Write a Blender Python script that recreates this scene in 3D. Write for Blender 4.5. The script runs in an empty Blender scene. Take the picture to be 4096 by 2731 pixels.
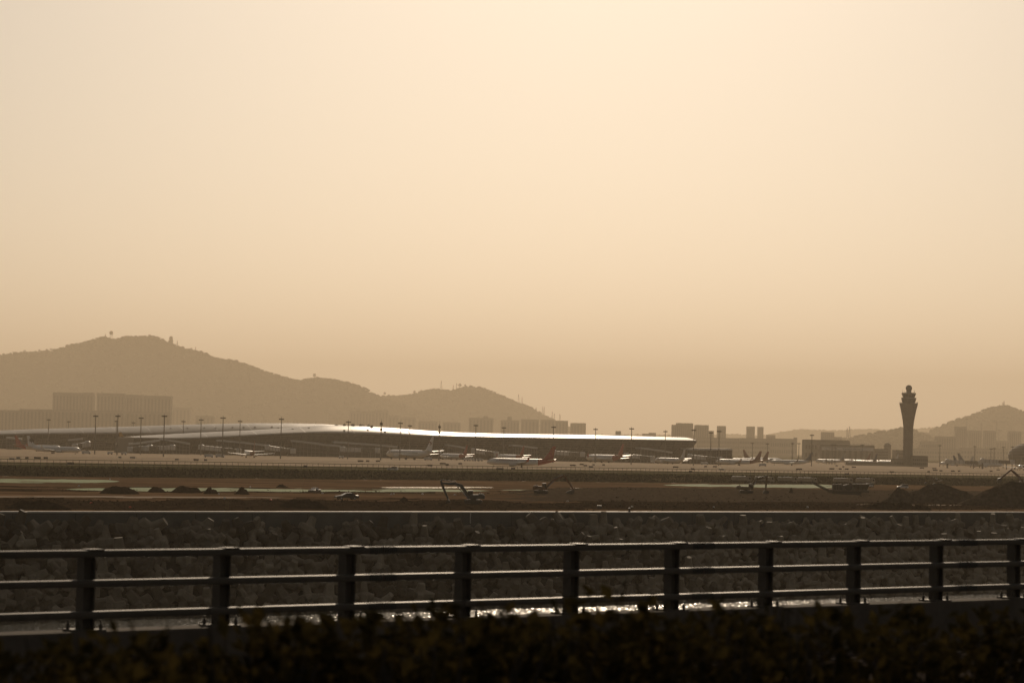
import bpy, bmesh, math, random
import numpy as np
from mathutils import Matrix, Vector
sc = bpy.context.scene
COL = sc.collection

# ---------------------------------------------------------------- camera
F = 11000.0          # focal length in pixels of the 4096 px wide photograph
H = 11.7             # eye above the airfield (z = 0)
HOR = 1786.0
PITCH = math.atan((HOR - 1365.5) / F)
ROLL = 0.021
cd = bpy.data.cameras.new('camera')
cam = bpy.data.objects.new('camera', cd)
COL.objects.link(cam)
cd.sensor_width = 36.0
cd.lens = 36.0 * F / 4096.0
cd.clip_start = 0.5
cd.clip_end = 90000
CM = Matrix.Translation((0, 0, H)) @ Matrix.Rotation(math.pi / 2 + PITCH, 4, 'X') @ Matrix.Rotation(ROLL, 4, 'Z')
cam.matrix_world = CM
cd.dof.use_dof = True
cd.dof.focus_distance = 1500.0
cd.dof.aperture_fstop = 4.0
sc.camera = cam

# ---------------------------------------------------------------- sky, sun, exposure
EL = math.radians(24)
AZ = math.radians(1.7)
w = bpy.data.worlds.new('World')
sc.world = w
w.use_nodes = True
nt = w.node_tree
bg = nt.nodes['Background']
sky = nt.nodes.new('ShaderNodeTexSky')
sky.sky_type = 'NISHITA'
sky.sun_disc = False
sky.sun_elevation = EL
sky.sun_rotation = AZ
sky.air_density = 1.0
sky.dust_density = 1.5
sky.ozone_density = 1.0
mx = nt.nodes.new('ShaderNodeMix')
mx.data_type = 'RGBA'
mx.blend_type = 'MULTIPLY'
mx.inputs[0].default_value = 1
hs = nt.nodes.new('ShaderNodeHueSaturation')          # dusty air: the whole sky dome greyed evenly
hs.inputs['Saturation'].default_value = .5
nt.links.new(sky.outputs[0], hs.inputs['Color'])
nt.links.new(hs.outputs[0], mx.inputs[6])
mx.inputs[7].default_value = (1, .915, .81, 1)
nt.links.new(mx.outputs[2], bg.inputs[0])
bg.inputs[1].default_value = 0.05
sd = bpy.data.lights.new('sun', 'SUN')
so = bpy.data.objects.new('sun', sd)
COL.objects.link(so)
sd.energy = 2.8
sd.angle = math.radians(.5)
sd.color = (1, .8, .58)
SUN = Vector((math.sin(AZ) * math.cos(EL), math.cos(AZ) * math.cos(EL), math.sin(EL)))
so.rotation_euler = SUN.to_track_quat('Z', 'Y').to_euler()
vs = sc.view_settings
vs.view_transform = 'Standard'
vs.look = 'None'
vs.gamma = 1
vs.use_curve_mapping = False
vs.exposure = -0.36
sc.cycles.use_denoising = True
sc.cycles.volume_bounces = 0
sc.cycles.max_bounces = 6
sc.cycles.transparent_max_bounces = 8
sc.cycles.sample_clamp_indirect = 4

# ---------------------------------------------------------------- geometry helpers
RW = CM.to_3x3()


def ray(px, py):
    return RW @ Vector(((px - 2048) / F, -(py - 1365.5) / F, -1.0))


def D(px, py, Y):                       # point seen at that pixel at forward distance Y
    d = ray(px, py)
    k = Y / d.y
    return Vector((d.x * k, Y, H + d.z * k))


def G(px, py, z=0.0):                   # point seen at that pixel on the level z
    d = ray(px, py)
    k = (z - H) / d.z
    return Vector((d.x * k, d.y * k, z))


def FAR(Y):                             # distances of hills and skyline
    return Y * 1.7 if Y > 8000 else (Y * 1.65 if Y > 4500 else Y)


def X_at(px, py, Y):
    return D(px, py, Y).x


TH = math.radians(41)                   # the shore, fence and taxiways run this way
CU, SU = math.cos(TH), math.sin(TH)


def UV(u, v, z=0.0):
    return Vector((u * CU - v * SU, u * SU + v * CU, z))


def toUV(p):
    return (p.x * CU + p.y * SU, -p.x * SU + p.y * CU)


rng = np.random.RandomState(7)
random.seed(11)
_perm = rng.rand(256, 256)


def vnoise(x, y):
    x = np.asarray(x, float); y = np.asarray(y, float)
    xi = np.floor(x).astype(int); yi = np.floor(y).astype(int)
    fx = x - xi; fy = y - yi
    fx = fx * fx * (3 - 2 * fx); fy = fy * fy * (3 - 2 * fy)
    a = _perm[xi & 255, yi & 255]; b = _perm[(xi + 1) & 255, yi & 255]
    c = _perm[xi & 255, (yi + 1) & 255]; d = _perm[(xi + 1) & 255, (yi + 1) & 255]
    return (a * (1 - fx) + b * fx) * (1 - fy) + (c * (1 - fx) + d * fx) * fy


def fbm(x, y, o=4):
    s = 0; a = .5
    x = np.asarray(x, float); y = np.asarray(y, float)
    for i in range(o):
        s = s + a * (vnoise(x + 17.3 * i, y - 9.1 * i) - .5) * 2
        x = x * 2.03; y = y * 2.03; a *= .5
    return s


class MB:
    def __init__(s):
        s.v = []; s.f = []

    def add(s, vs, fs):
        n = len(s.v)
        s.v += [tuple(p) for p in vs]
        s.f += [tuple(i + n for i in f) for f in fs]
        return s

    def box(s, c, d, rz=0.0, M=None):
        hx, hy, hz = d[0] / 2, d[1] / 2, d[2] / 2
        co, si = math.cos(rz), math.sin(rz)
        P = []
        for z in (-hz, hz):
            for x, y in ((-hx, -hy), (hx, -hy), (hx, hy), (-hx, hy)):
                p = Vector((c[0] + x * co - y * si, c[1] + x * si + y * co, c[2] + z))
                P.append(M @ p if M else p)
        return s.add(P, [(3, 2, 1, 0), (4, 5, 6, 7), (0, 1, 5, 4), (1, 2, 6, 5), (2, 3, 7, 6), (3, 0, 4, 7)])

    def bar(s, a, b, w, h, up=(0, 0, 1)):
        a = Vector(a); b = Vector(b)
        d = (b - a).normalized(); up = Vector(up)
        if abs(d.dot(up)) > .99: up = Vector((1, 0, 0))
        sd_ = d.cross(up).normalized(); u2 = sd_.cross(d)
        P = []
        for p in (a, b):
            for i, j in ((-1, -1), (1, -1), (1, 1), (-1, 1)):
                P.append(p + sd_ * (i * w / 2) + u2 * (j * h / 2))
        return s.add(P, [(0, 1, 2, 3), (7, 6, 5, 4), (0, 4, 5, 1), (1, 5, 6, 2), (2, 6, 7, 3), (3, 7, 4, 0)])

    def tube(s, a, b, r0, r1=None, n=8, cap=True):
        if r1 is None: r1 = r0
        a = Vector(a); b = Vector(b); d = (b - a).normalized()
        up = Vector((0, 0, 1)) if abs(d.z) < .95 else Vector((1, 0, 0))
        e = d.cross(up).normalized(); g = d.cross(e)
        P = []
        for p, r in ((a, r0), (b, r1)):
            for i in range(n):
                t = 2 * math.pi * i / n
                P.append(p + e * (math.cos(t) * r) + g * (math.sin(t) * r))
        fs = [(i, (i + 1) % n, n + (i + 1) % n, n + i) for i in range(n)]
        if cap: fs += [tuple(range(n - 1, -1, -1)), tuple(range(n, 2 * n))]
        return s.add(P, fs)

    def rings(s, R, cap=True, closed=True):   # list of rings with the same count
        n = len(R[0]); P = [p for r in R for p in r]; fs = []
        for k in range(len(R) - 1):
            for i in range(n if closed else n - 1):
                j = (i + 1) % n
                fs.append((k * n + i, k * n + j, (k + 1) * n + j, (k + 1) * n + i))
        if cap and closed:
            fs += [tuple(range(n - 1, -1, -1)), tuple(range((len(R) - 1) * n, len(R) * n))]
        return s.add(P, fs)

    def lathe(s, prof, n=16, c=(0, 0, 0)):    # prof: (r, z)
        R = [[(c[0] + r * math.cos(2 * math.pi * i / n), c[1] + r * math.sin(2 * math.pi * i / n), c[2] + z) for i in range(n)] for r, z in prof]
        return s.rings(R)

    def prism(s, poly, y0, y1):               # poly in (x, z), extruded along y
        n = len(poly)
        P = [(x, y0, z) for x, z in poly] + [(x, y1, z) for x, z in poly]
        fs = [(i, (i + 1) % n, n + (i + 1) % n, n + i) for i in range(n)]
        fs += [tuple(range(n - 1, -1, -1)), tuple(range(n, 2 * n))]
        return s.add(P, fs)

    def mesh(s, name, mat, smooth=None):
        me = bpy.data.meshes.new(name)
        me.from_pydata(s.v, [], s.f)
        bm = bmesh.new(); bm.from_mesh(me)
        if len(bm.faces) < 60000: bmesh.ops.recalc_face_normals(bm, faces=bm.faces)
        bm.to_mesh(me); bm.free()
        if mat: me.materials.append(mat)
        if smooth is not None:
            me.polygons.foreach_set('use_smooth', [True] * len(me.polygons))
            me.set_sharp_from_angle(angle=math.radians(smooth))
        return me


def link(name, me, parent=None):
    o = bpy.data.objects.new(name, me)
    COL.objects.link(o)
    if parent: o.parent = parent
    return o


def part(name, mb, mat, parent=None, smooth=None):
    return link(name, mb.mesh(name, mat, smooth), parent)


def tag(o, label=None, cat=None, group=None, kind=None):
    if label: o['label'] = label
    if cat: o['category'] = cat
    if group: o['group'] = group
    if kind: o['kind'] = kind
    return o


def thing(name, label, cat, loc=(0, 0, 0), rz=0.0, group=None):
    o = link(name, None)
    o.empty_display_size = .5
    o.location = loc
    o.rotation_euler = (0, 0, rz)
    return tag(o, label, cat, group)


def struct(name, mb, mat, parent=None, smooth=None):
    o = part(name, mb, mat, parent, smooth)
    o['kind'] = 'structure'
    return o


def copy_tree(o, parent=None):
    c = o.copy()
    COL.objects.link(c)
    c.parent = parent
    for ch in list(o.children): copy_tree(ch, c)
    return c


def text_mesh(body, size, mat):
    cu = bpy.data.curves.new('lettering', 'FONT')
    cu.body = body; cu.size = size; cu.extrude = .01; cu.align_x = 'CENTER'
    o = bpy.data.objects.new('lettering', cu); COL.objects.link(o)
    dg = bpy.context.evaluated_depsgraph_get(); dg.update()
    me = bpy.data.meshes.new_from_object(o.evaluated_get(dg))
    bpy.data.objects.remove(o)
    me.materials.clear(); me.materials.append(mat)
    return me


# ---------------------------------------------------------------- materials
MATS = {}


def mat(name, c, rough=.7, spec=.3, metal=0.0, c2=None, sc_=1.0, bump=0.0, bscale=None, stretch=None, detail=6, trans=0.0, coat=0.0, thr=(.35, .65)):
    if name in MATS: return MATS[name]
    m = bpy.data.materials.new(name); m.use_nodes = True
    t = m.node_tree; b = t.nodes['Principled BSDF']
    b.inputs['Base Color'].default_value = (*c, 1)
    b.inputs['Roughness'].default_value = rough
    b.inputs['Specular IOR Level'].default_value = spec
    b.inputs['Metallic'].default_value = metal
    if coat: b.inputs['Coat Weight'].default_value = coat
    if c2 or bump:
        tc = t.nodes.new('ShaderNodeTexCoord'); mp = t.nodes.new('ShaderNodeMapping')
        t.links.new(tc.outputs['Object'], mp.inputs[0])
        if stretch:
            mp.inputs['Rotation'].default_value = (0, 0, -TH); mp.inputs['Scale'].default_value = stretch
    if c2:
        n = t.nodes.new('ShaderNodeTexNoise'); n.inputs['Scale'].default_value = sc_; n.inputs['Detail'].default_value = detail
        n.inputs['Roughness'].default_value = .62
        t.links.new(mp.outputs[0], n.inputs['Vector'])
        r = t.nodes.new('ShaderNodeValToRGB')
        r.color_ramp.elements[0].position = thr[0]; r.color_ramp.elements[1].position = thr[1]
        r.color_ramp.elements[0].color = (*c, 1); r.color_ramp.elements[1].color = (*c2, 1)
        t.links.new(n.outputs[0], r.inputs[0]); t.links.new(r.outputs[0], b.inputs['Base Color'])
    if bump:
        n2 = t.nodes.new('ShaderNodeTexNoise'); n2.inputs['Scale'].default_value = bscale or sc_ * 3; n2.inputs['Detail'].default_value = 8
        t.links.new(mp.outputs[0], n2.inputs['Vector'])
        bp = t.nodes.new('ShaderNodeBump'); bp.inputs['Strength'].default_value = 1; bp.inputs['Distance'].default_value = bump
        t.links.new(n2.outputs[0], bp.inputs['Height']); t.links.new(bp.outputs[0], b.inputs['Normal'])
    MATS[name] = m
    return m


M_mud = mat('wet mud', (.065, .042, .026), .9, .0, c2=(.22, .135, .077), sc_=.06, stretch=(.25, 1.6, 1), bump=.12, bscale=.6)
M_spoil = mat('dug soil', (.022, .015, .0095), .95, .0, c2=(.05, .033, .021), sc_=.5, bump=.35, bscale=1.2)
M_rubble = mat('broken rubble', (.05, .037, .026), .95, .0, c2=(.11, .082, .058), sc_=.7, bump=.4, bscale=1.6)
M_grass = mat('airfield grass', (.032, .034, .012), .95, .0, c2=(.06, .055, .022), sc_=.05, stretch=(.3, 2, 1))
M_bank = mat('scrub bank', (.015, .014, .008), .95, .0, c2=(.036, .03, .016), sc_=.25, bump=.4, bscale=.8)
M_pave = mat('airfield concrete', (.21, .135, .068), .9, .035, c2=(.37, .25, .135), sc_=.012, stretch=(.2, 3, 1))
M_track = mat('packed dirt', (.2, .14, .09), .9, .03, c2=(.29, .21, .14), sc_=.1, stretch=(.2, 2, 1))
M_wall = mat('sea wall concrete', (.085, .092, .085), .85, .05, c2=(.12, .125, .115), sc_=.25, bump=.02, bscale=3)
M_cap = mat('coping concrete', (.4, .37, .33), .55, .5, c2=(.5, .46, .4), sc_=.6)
M_block = mat('armour concrete', (.13, .108, .078), .8, .15, c2=(.23, .196, .146), sc_=.35, bump=.03, bscale=5)
_t = M_block.node_tree; _b = _t.nodes['Principled BSDF']; _r = [n for n in _t.nodes if n.type == 'VALTORGB'][0]
_oi = _t.nodes.new('ShaderNodeObjectInfo'); _mr = _t.nodes.new('ShaderNodeMapRange'); _mr.inputs['To Min'].default_value = .35; _mr.inputs['To Max'].default_value = 1.4
_t.links.new(_oi.outputs['Random'], _mr.inputs['Value'])
_vm = _t.nodes.new('ShaderNodeVectorMath'); _vm.operation = 'SCALE'      # every cast block has its own age and tone
_t.links.new(_r.outputs[0], _vm.inputs[0]); _t.links.new(_mr.outputs[0], _vm.inputs['Scale']); _t.links.new(_vm.outputs[0], _b.inputs['Base Color'])
M_slope = mat('revetment core', (.03, .03, .027), .95, .1, c2=(.06, .06, .05), sc_=.6, bump=.3)
M_steel = mat('barrier paint', (.075, .062, .046), .55, .28, c2=(.1, .083, .062), sc_=4)
M_curb = mat('kerb concrete', (.09, .075, .06), .9, .05, c2=(.14, .115, .09), sc_=1.5, bump=.01, bscale=12)
M_asphalt = mat('asphalt', (.06, .048, .04), .95, .0, c2=(.1, .08, .066), sc_=3, bump=.006, bscale=60)
M_white = mat('white paint', (.72, .71, .68), .35, .5)
M_offw = mat('aged white cladding', (.5, .49, .46), .45, .5, c2=(.6, .58, .54), sc_=.2)
M_roof = mat('terminal roof metal', (.2, .188, .168), .3, .034, c2=(.27, .254, .23), sc_=.03)
M_soffit = mat('terminal soffit', (.3, .28, .25), .6, .3)
M_glass = mat('dark glazing', (.02, .02, .02), .25, .4)
M_fac = mat('facade panel', (.13, .122, .108), .6, .25)
M_mull = mat('facade mullion', (.12, .11, .1), .5, .4)
M_conc = mat('tower concrete', (.21, .19, .165), .8, .2, c2=(.27, .245, .21), sc_=.15)
M_bld = mat('far building render', (.2, .18, .15), .85, .15, c2=(.27, .24, .2), sc_=.05)
M_bld2 = mat('far building grey', (.14, .13, .115), .85, .15)
M_win = mat('far window', (.05, .048, .045), .3, .5)
M_winf = mat('far window bay', (.11, .1, .088), .6, .2)
M_mast = mat('galvanised mast', (.15, .14, .125), .6, .4)
M_dark = mat('dark metal', (.03, .029, .027), .55, .35)
M_tyre = mat('tyre rubber', (.016, .016, .016), .85, .2)
M_sign = mat('sign board', (.035, .033, .03), .6, .3)
M_signp = mat('sign panel yellow', (.3, .22, .05), .6, .3)
M_hill = mat('wooded hillside', (.01, .011, .006), .95, .0, c2=(.018, .018, .009), sc_=.01)
M_wood = mat('hill trees', (.008, .009, .005), .95, .0, c2=(.014, .015, .008), sc_=.02)
M_red = mat('red livery', (.36, .035, .025), .4, .5)
M_dkred = mat('dark red livery', (.16, .025, .02), .4, .5)
M_blue = mat('dark blue livery', (.03, .06, .11), .4, .5)
M_gold = mat('gold livery', (.5, .26, .05), .4, .5)
M_grey = mat('grey livery', (.25, .25, .25), .4, .5)
M_chrome = mat('bare metal', (.6, .58, .55), .25, .6, metal=.8)
M_exc1 = mat('weathered blue-grey paint', (.07, .085, .085), .6, .25, c2=(.035, .04, .04), sc_=1.2)
M_exc2 = mat('dull orange paint', (.16, .06, .025), .6, .25, c2=(.08, .032, .016), sc_=1.2)
M_exc3 = mat('dusty yellow paint', (.15, .1, .04), .6, .25, c2=(.08, .055, .025), sc_=1.2)
M_truck = mat('dusty truck paint', (.42, .34, .25), .65, .2, c2=(.3, .245, .18), sc_=.8)
M_crush = mat('dusty plant paint', (.13, .115, .09), .7, .2, c2=(.07, .06, .045), sc_=.8)
M_car = mat('dark car paint', (.022, .02, .018), .35, .4)
M_carw = mat('white car paint', (.6, .59, .56), .25, .5, coat=.4)
M_timber = mat('raw timber', (.3, .2, .1), .8, .2, c2=(.22, .14, .07), sc_=4)
M_litter = mat('pale litter', (.6, .56, .5), .7, .3)
M_orange = mat('marker orange', (.6, .12, .06), .6, .3)
M_algae = mat('algae water', (.1, .13, .055), .8, .03, c2=(.24, .33, .14), sc_=.09, stretch=(.3, 2.2, 1))
M_reed = mat('dry reed', (.3, .23, .12), .9, .1)
M_bark = mat('bark', (.05, .04, .03), .9, .1)
M_cloth = mat('dark clothing', (.04, .045, .06), .9, .1)


def water_mat(name, c, rough, slope, freq):
    # wind-ruffled water: small facets whose tilt varies from one to the next
    m = bpy.data.materials.new(name); m.use_nodes = True
    t = m.node_tree; b = t.nodes['Principled BSDF']
    b.inputs['Base Color'].default_value = (*c, 1); b.inputs['Roughness'].default_value = rough
    b.inputs['IOR'].default_value = 1.33
    tc = t.nodes.new('ShaderNodeTexCoord'); mp = t.nodes.new('ShaderNodeMapping')
    mp.inputs['Scale'].default_value = freq; mp.inputs['Rotation'].default_value = (0, 0, .1)
    t.links.new(tc.outputs['Object'], mp.inputs[0])
    n = t.nodes.new('ShaderNodeTexNoise'); n.inputs['Scale'].default_value = 1.0; n.inputs['Detail'].default_value = 3; n.inputs['Roughness'].default_value = .65
    t.links.new(mp.outputs[0], n.inputs['Vector'])
    s = t.nodes.new('ShaderNodeVectorMath'); s.operation = 'SUBTRACT'; s.inputs[1].default_value = (.5, .5, .5)
    k = t.nodes.new('ShaderNodeVectorMath'); k.operation = 'MULTIPLY'; k.inputs[1].default_value = (slope, slope, 0)
    ad = t.nodes.new('ShaderNodeVectorMath'); ad.operation = 'ADD'; ad.inputs[1].default_value = (0, 0, 1)
    nm = t.nodes.new('ShaderNodeVectorMath'); nm.operation = 'NORMALIZE'
    t.links.new(n.outputs['Color'], s.inputs[0]); t.links.new(s.outputs[0], k.inputs[0]); t.links.new(k.outputs[0], ad.inputs[0]); t.links.new(ad.outputs[0], nm.inputs[0]); t.links.new(nm.outputs[0], b.inputs['Normal'])
    return m


M_sea = water_mat('sea water', (.04, .045, .04), .15, 1.1, (3.2, .7, 1))
M_pud = water_mat('puddle water', (.05, .04, .03), .06, .06, (.8, .4, 1))


def leaf_mat(name, c, c2):
    m = bpy.data.materials.new(name); m.use_nodes = True
    t = m.node_tree; t.nodes.clear()
    o = t.nodes.new('ShaderNodeOutputMaterial'); d = t.nodes.new('ShaderNodeBsdfDiffuse'); tr = t.nodes.new('ShaderNodeBsdfTranslucent')
    ms = t.nodes.new('ShaderNodeMixShader'); ms.inputs[0].default_value = .25
    tc = t.nodes.new('ShaderNodeTexCoord'); n = t.nodes.new('ShaderNodeTexNoise'); n.inputs['Scale'].default_value = 9
    t.links.new(tc.outputs['Object'], n.inputs['Vector'])
    r = t.nodes.new('ShaderNodeValToRGB'); r.color_ramp.elements[0].color = (*c, 1); r.color_ramp.elements[1].color = (*c2, 1)
    r.color_ramp.elements[0].position = .4; r.color_ramp.elements[1].position = .62
    t.links.new(n.outputs[0], r.inputs[0])
    t.links.new(r.outputs[0], d.inputs[0]); t.links.new(r.outputs[0], tr.inputs[0])
    t.links.new(d.outputs[0], ms.inputs[1]); t.links.new(tr.outputs[0], ms.inputs[2]); t.links.new(ms.outputs[0], o.inputs[0])
    return m


M_leaf = leaf_mat('hedge leaves', (.02, .017, .007), (.075, .053, .016))

# ================================================================ THE SETTING
SEA = -12.0
MUD = -2.2
V_WALL, V_TOE, V_FENCE = 328.0, 848.0, 916.0

# sea
mb = MB()
mb.add([UV(-900, -700, SEA), UV(2600, -700, SEA), UV(2600, 326, SEA), UV(-900, 326, SEA)], [(0, 1, 2, 3)])
struct('sea', mb, M_sea)


def px_of(u, v):
    X = u * CU - v * SU; Y = u * SU + v * CU
    return 2048 + F * X / np.maximum(Y, 1)


def sstep(a, b, x):
    t = np.clip((np.asarray(x, float) - a) / (b - a), 0, 1)
    return t * t * (3 - 2 * t)


def mudz(u, v):
    u = np.asarray(u, float); v = np.asarray(v, float)
    px = px_of(u, v)
    z = MUD + .22 * fbm(u / 30, v / 12, 3) + .07 * fbm(u / 4, v / 2.5, 3)
    lum = .65 + .6 * fbm(u / 11, v / 40 + 3, 3) + .35 * np.abs(fbm(u / 3.2, v / 3.2, 3))
    c1 = 497 + 5 * fbm(u / 30, 2.2, 2)
    b1 = sstep(c1 - 42, c1, v) * (1 - sstep(c1, c1 + 7, v))
    w1 = 1 - .55 * sstep(1900, 2300, px)
    z = z + 1.15 * b1 * lum * w1 + .45 * b1 * w1 * fbm(u / 3.5, v / 5, 3)
    c2 = 640 + 6 * fbm(u / 26, 7.7, 2)
    b2 = sstep(c2 - 95, c2 - 8, v) * (1 - sstep(c2, c2 + 9, v))
    w2 = sstep(1980, 2250, px)
    z = z + 1.5 * b2 * w2 * (.8 + .3 * lum) + .35 * b2 * w2 * fbm(u / 2.6, v / 2.6, 3)
    # toe and vegetated embankment up to the fence
    e = sstep(V_TOE - 6, V_FENCE - 4, v)
    z = z * (1 - e) + (-.03) * e + e * (1 - e) * 1.2 * fbm(u / 7, v / 7, 3)
    return z


def hit(px, py):                         # where the line of sight meets the dug ground
    d = ray(px, py)
    Y = 445.0
    while Y < 1300:
        k = Y / d.y
        p = Vector((d.x * k, Y, H + d.z * k))
        u, v = toUV(p)
        zz = float(mudz(u, v))
        if p.z <= zz:
            p.z = zz
            return p
        Y += 1.0
    return G(px, py, MUD)


def uv_grid(a0, a1, na, vs, zf, name, m):
    A = np.linspace(a0, a1, na)
    V = np.asarray(vs)
    AA, VV = np.meshgrid(A, V)
    UU = AA * VV
    Z = zf(UU, VV)
    X = UU * CU - VV * SU; Y = UU * SU + VV * CU
    P = np.stack([X, Y, Z], -1).reshape(-1, 3)
    nr, nc = AA.shape
    i = (np.arange(nr - 1)[:, None] * nc + np.arange(nc - 1)[None]).ravel()
    Q = np.stack([i, i + 1, i + nc + 1, i + nc], 1)
    me = bpy.data.meshes.new(name)
    me.from_pydata(P.tolist(), [], Q.tolist())
    me.materials.append(m)
    me.polygons.foreach_set('use_smooth', [True] * len(me.polygons))
    o = link(name, me)
    o['kind'] = 'structure'
    return o


vs_ = list(np.linspace(329.5, 440, 30)) + list(np.linspace(442, 700, 150)) + list(np.linspace(704, V_TOE - 8, 50))
mud = uv_grid(.42, 1.45, 560, vs_, mudz, 'mud_ground', M_mud)
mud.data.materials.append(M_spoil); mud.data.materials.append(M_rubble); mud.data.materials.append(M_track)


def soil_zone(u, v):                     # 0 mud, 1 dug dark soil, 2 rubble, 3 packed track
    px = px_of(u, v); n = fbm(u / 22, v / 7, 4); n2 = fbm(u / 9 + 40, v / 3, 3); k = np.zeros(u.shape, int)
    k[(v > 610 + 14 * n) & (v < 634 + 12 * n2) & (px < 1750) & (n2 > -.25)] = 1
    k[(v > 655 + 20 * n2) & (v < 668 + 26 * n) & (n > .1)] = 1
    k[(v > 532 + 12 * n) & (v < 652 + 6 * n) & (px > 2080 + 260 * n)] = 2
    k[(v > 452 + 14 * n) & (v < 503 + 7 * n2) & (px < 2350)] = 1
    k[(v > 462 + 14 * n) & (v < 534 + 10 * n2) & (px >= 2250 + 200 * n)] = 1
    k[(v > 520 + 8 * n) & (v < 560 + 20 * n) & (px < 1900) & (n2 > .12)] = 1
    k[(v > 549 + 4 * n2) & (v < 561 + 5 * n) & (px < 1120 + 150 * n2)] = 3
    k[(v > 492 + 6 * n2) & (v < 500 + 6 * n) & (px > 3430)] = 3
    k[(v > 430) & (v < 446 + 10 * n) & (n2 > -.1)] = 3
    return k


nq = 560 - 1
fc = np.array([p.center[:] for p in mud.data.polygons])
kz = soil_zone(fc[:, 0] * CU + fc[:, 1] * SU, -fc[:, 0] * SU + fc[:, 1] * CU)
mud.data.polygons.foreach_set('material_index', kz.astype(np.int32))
uv_grid(.42, 1.45, 420, np.linspace(V_TOE - 10, V_FENCE + 2, 36), lambda u, v: mudz(u, v) + .012, 'embankment', M_bank)
mb = MB()      # the wider ground to either side and the earth fill behind the sea wall
mb.add([UV(-900, 329, -3.6), UV(2600, 329, -3.6), UV(2600, V_FENCE, -3.6), UV(-900, V_FENCE, -3.6)], [(0, 1, 2, 3)])
struct('ground', mb, M_spoil)
# airfield
mb = MB()
mb.add([UV(-1500, V_FENCE - 3, -.03), UV(14500, V_FENCE - 3, -.03), (11000, 26500, -.03), (-11000, 26500, -.03), (-11000, 6000, -.03)], [(0, 1, 2, 3, 4)])
struct('airfield_grass', mb, M_grass)


def strip(name, v0, v1, z, m, u0=-1400, u1=5500):
    mb = MB(); mb.add([UV(u0, v0, z), UV(u1, v0, z), UV(u1, v1, z), UV(u0, v1, z)], [(0, 1, 2, 3)])
    return struct(name, mb, m)


strip('taxiway', 1091, 1214, 0, M_pave)
strip('taxiway', 1256, 1338, 0, M_pave)
strip('taxiway', 1352, 1420, 0, M_pave)
strip('apron', 1430, 2900, 0, M_pave)
strip('perimeter_road', 1005, 1013, 0, M_track)
# taxiway centre lines
M_line = mat('marking paint', (.5, .36, .1), .6, .4)
for v in (1152, 1300, 1385):
    strip('taxiway_marking', v, v + .5, .02, M_line)


def pool(x0, x1, y0, y1, z, m, name, seed):
    # shore-parallel ragged sheet between two pixel rows
    mb = MB(); n = 40; T = []; B = []
    for i in range(n + 1):
        f = i / n; x = x0 + (x1 - x0) * f
        taper = min(1, f * 6, (1 - f) * 6) ** .5
        sl = .021 * 0
        jt = float(fbm(x / 60 + seed, .3, 3)); jb = float(fbm(x / 50 + seed, 5.3, 3))
        ym = (y0(x) + y1(x)) / 2; h = (y1(x) - y0(x)) / 2 * taper
        T.append(G(x, ym - h * (1 + .5 * jt), z)); B.append(G(x, ym + h * (1 + .5 * jb), z))
    mb.add(T + B, [(i, i + 1, n + 2 + i, n + 1 + i) for i in range(n)])
    return struct(name, mb, m)


pool(-150, 480, lambda x: 1914 + x * .009, lambda x: 1930, MUD + .07, M_algae, 'algae_pool', 1)
pool(260, 1960, lambda x: 1948 + x * .004, lambda x: 1962 + x * .003, MUD + .06, M_algae, 'algae_pool', 2)
pool(2650, 3420, lambda x: 1935 + (x - 2650) * .004, lambda x: 1943 + (x - 2650) * .012, MUD + .09, M_algae, 'algae_pool', 3)
pool(1520, 1975, lambda x: 1946, lambda x: 1951.5, MUD + .2, M_pud, 'puddle', 4)
pool(2245, 2345, lambda x: 1950, lambda x: 1954, MUD + .22, M_pud, 'puddle', 5)
pool(2000, 2700, lambda x: 1957, lambda x: 1961, MUD + .04, M_algae, 'algae_pool', 6)


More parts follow.
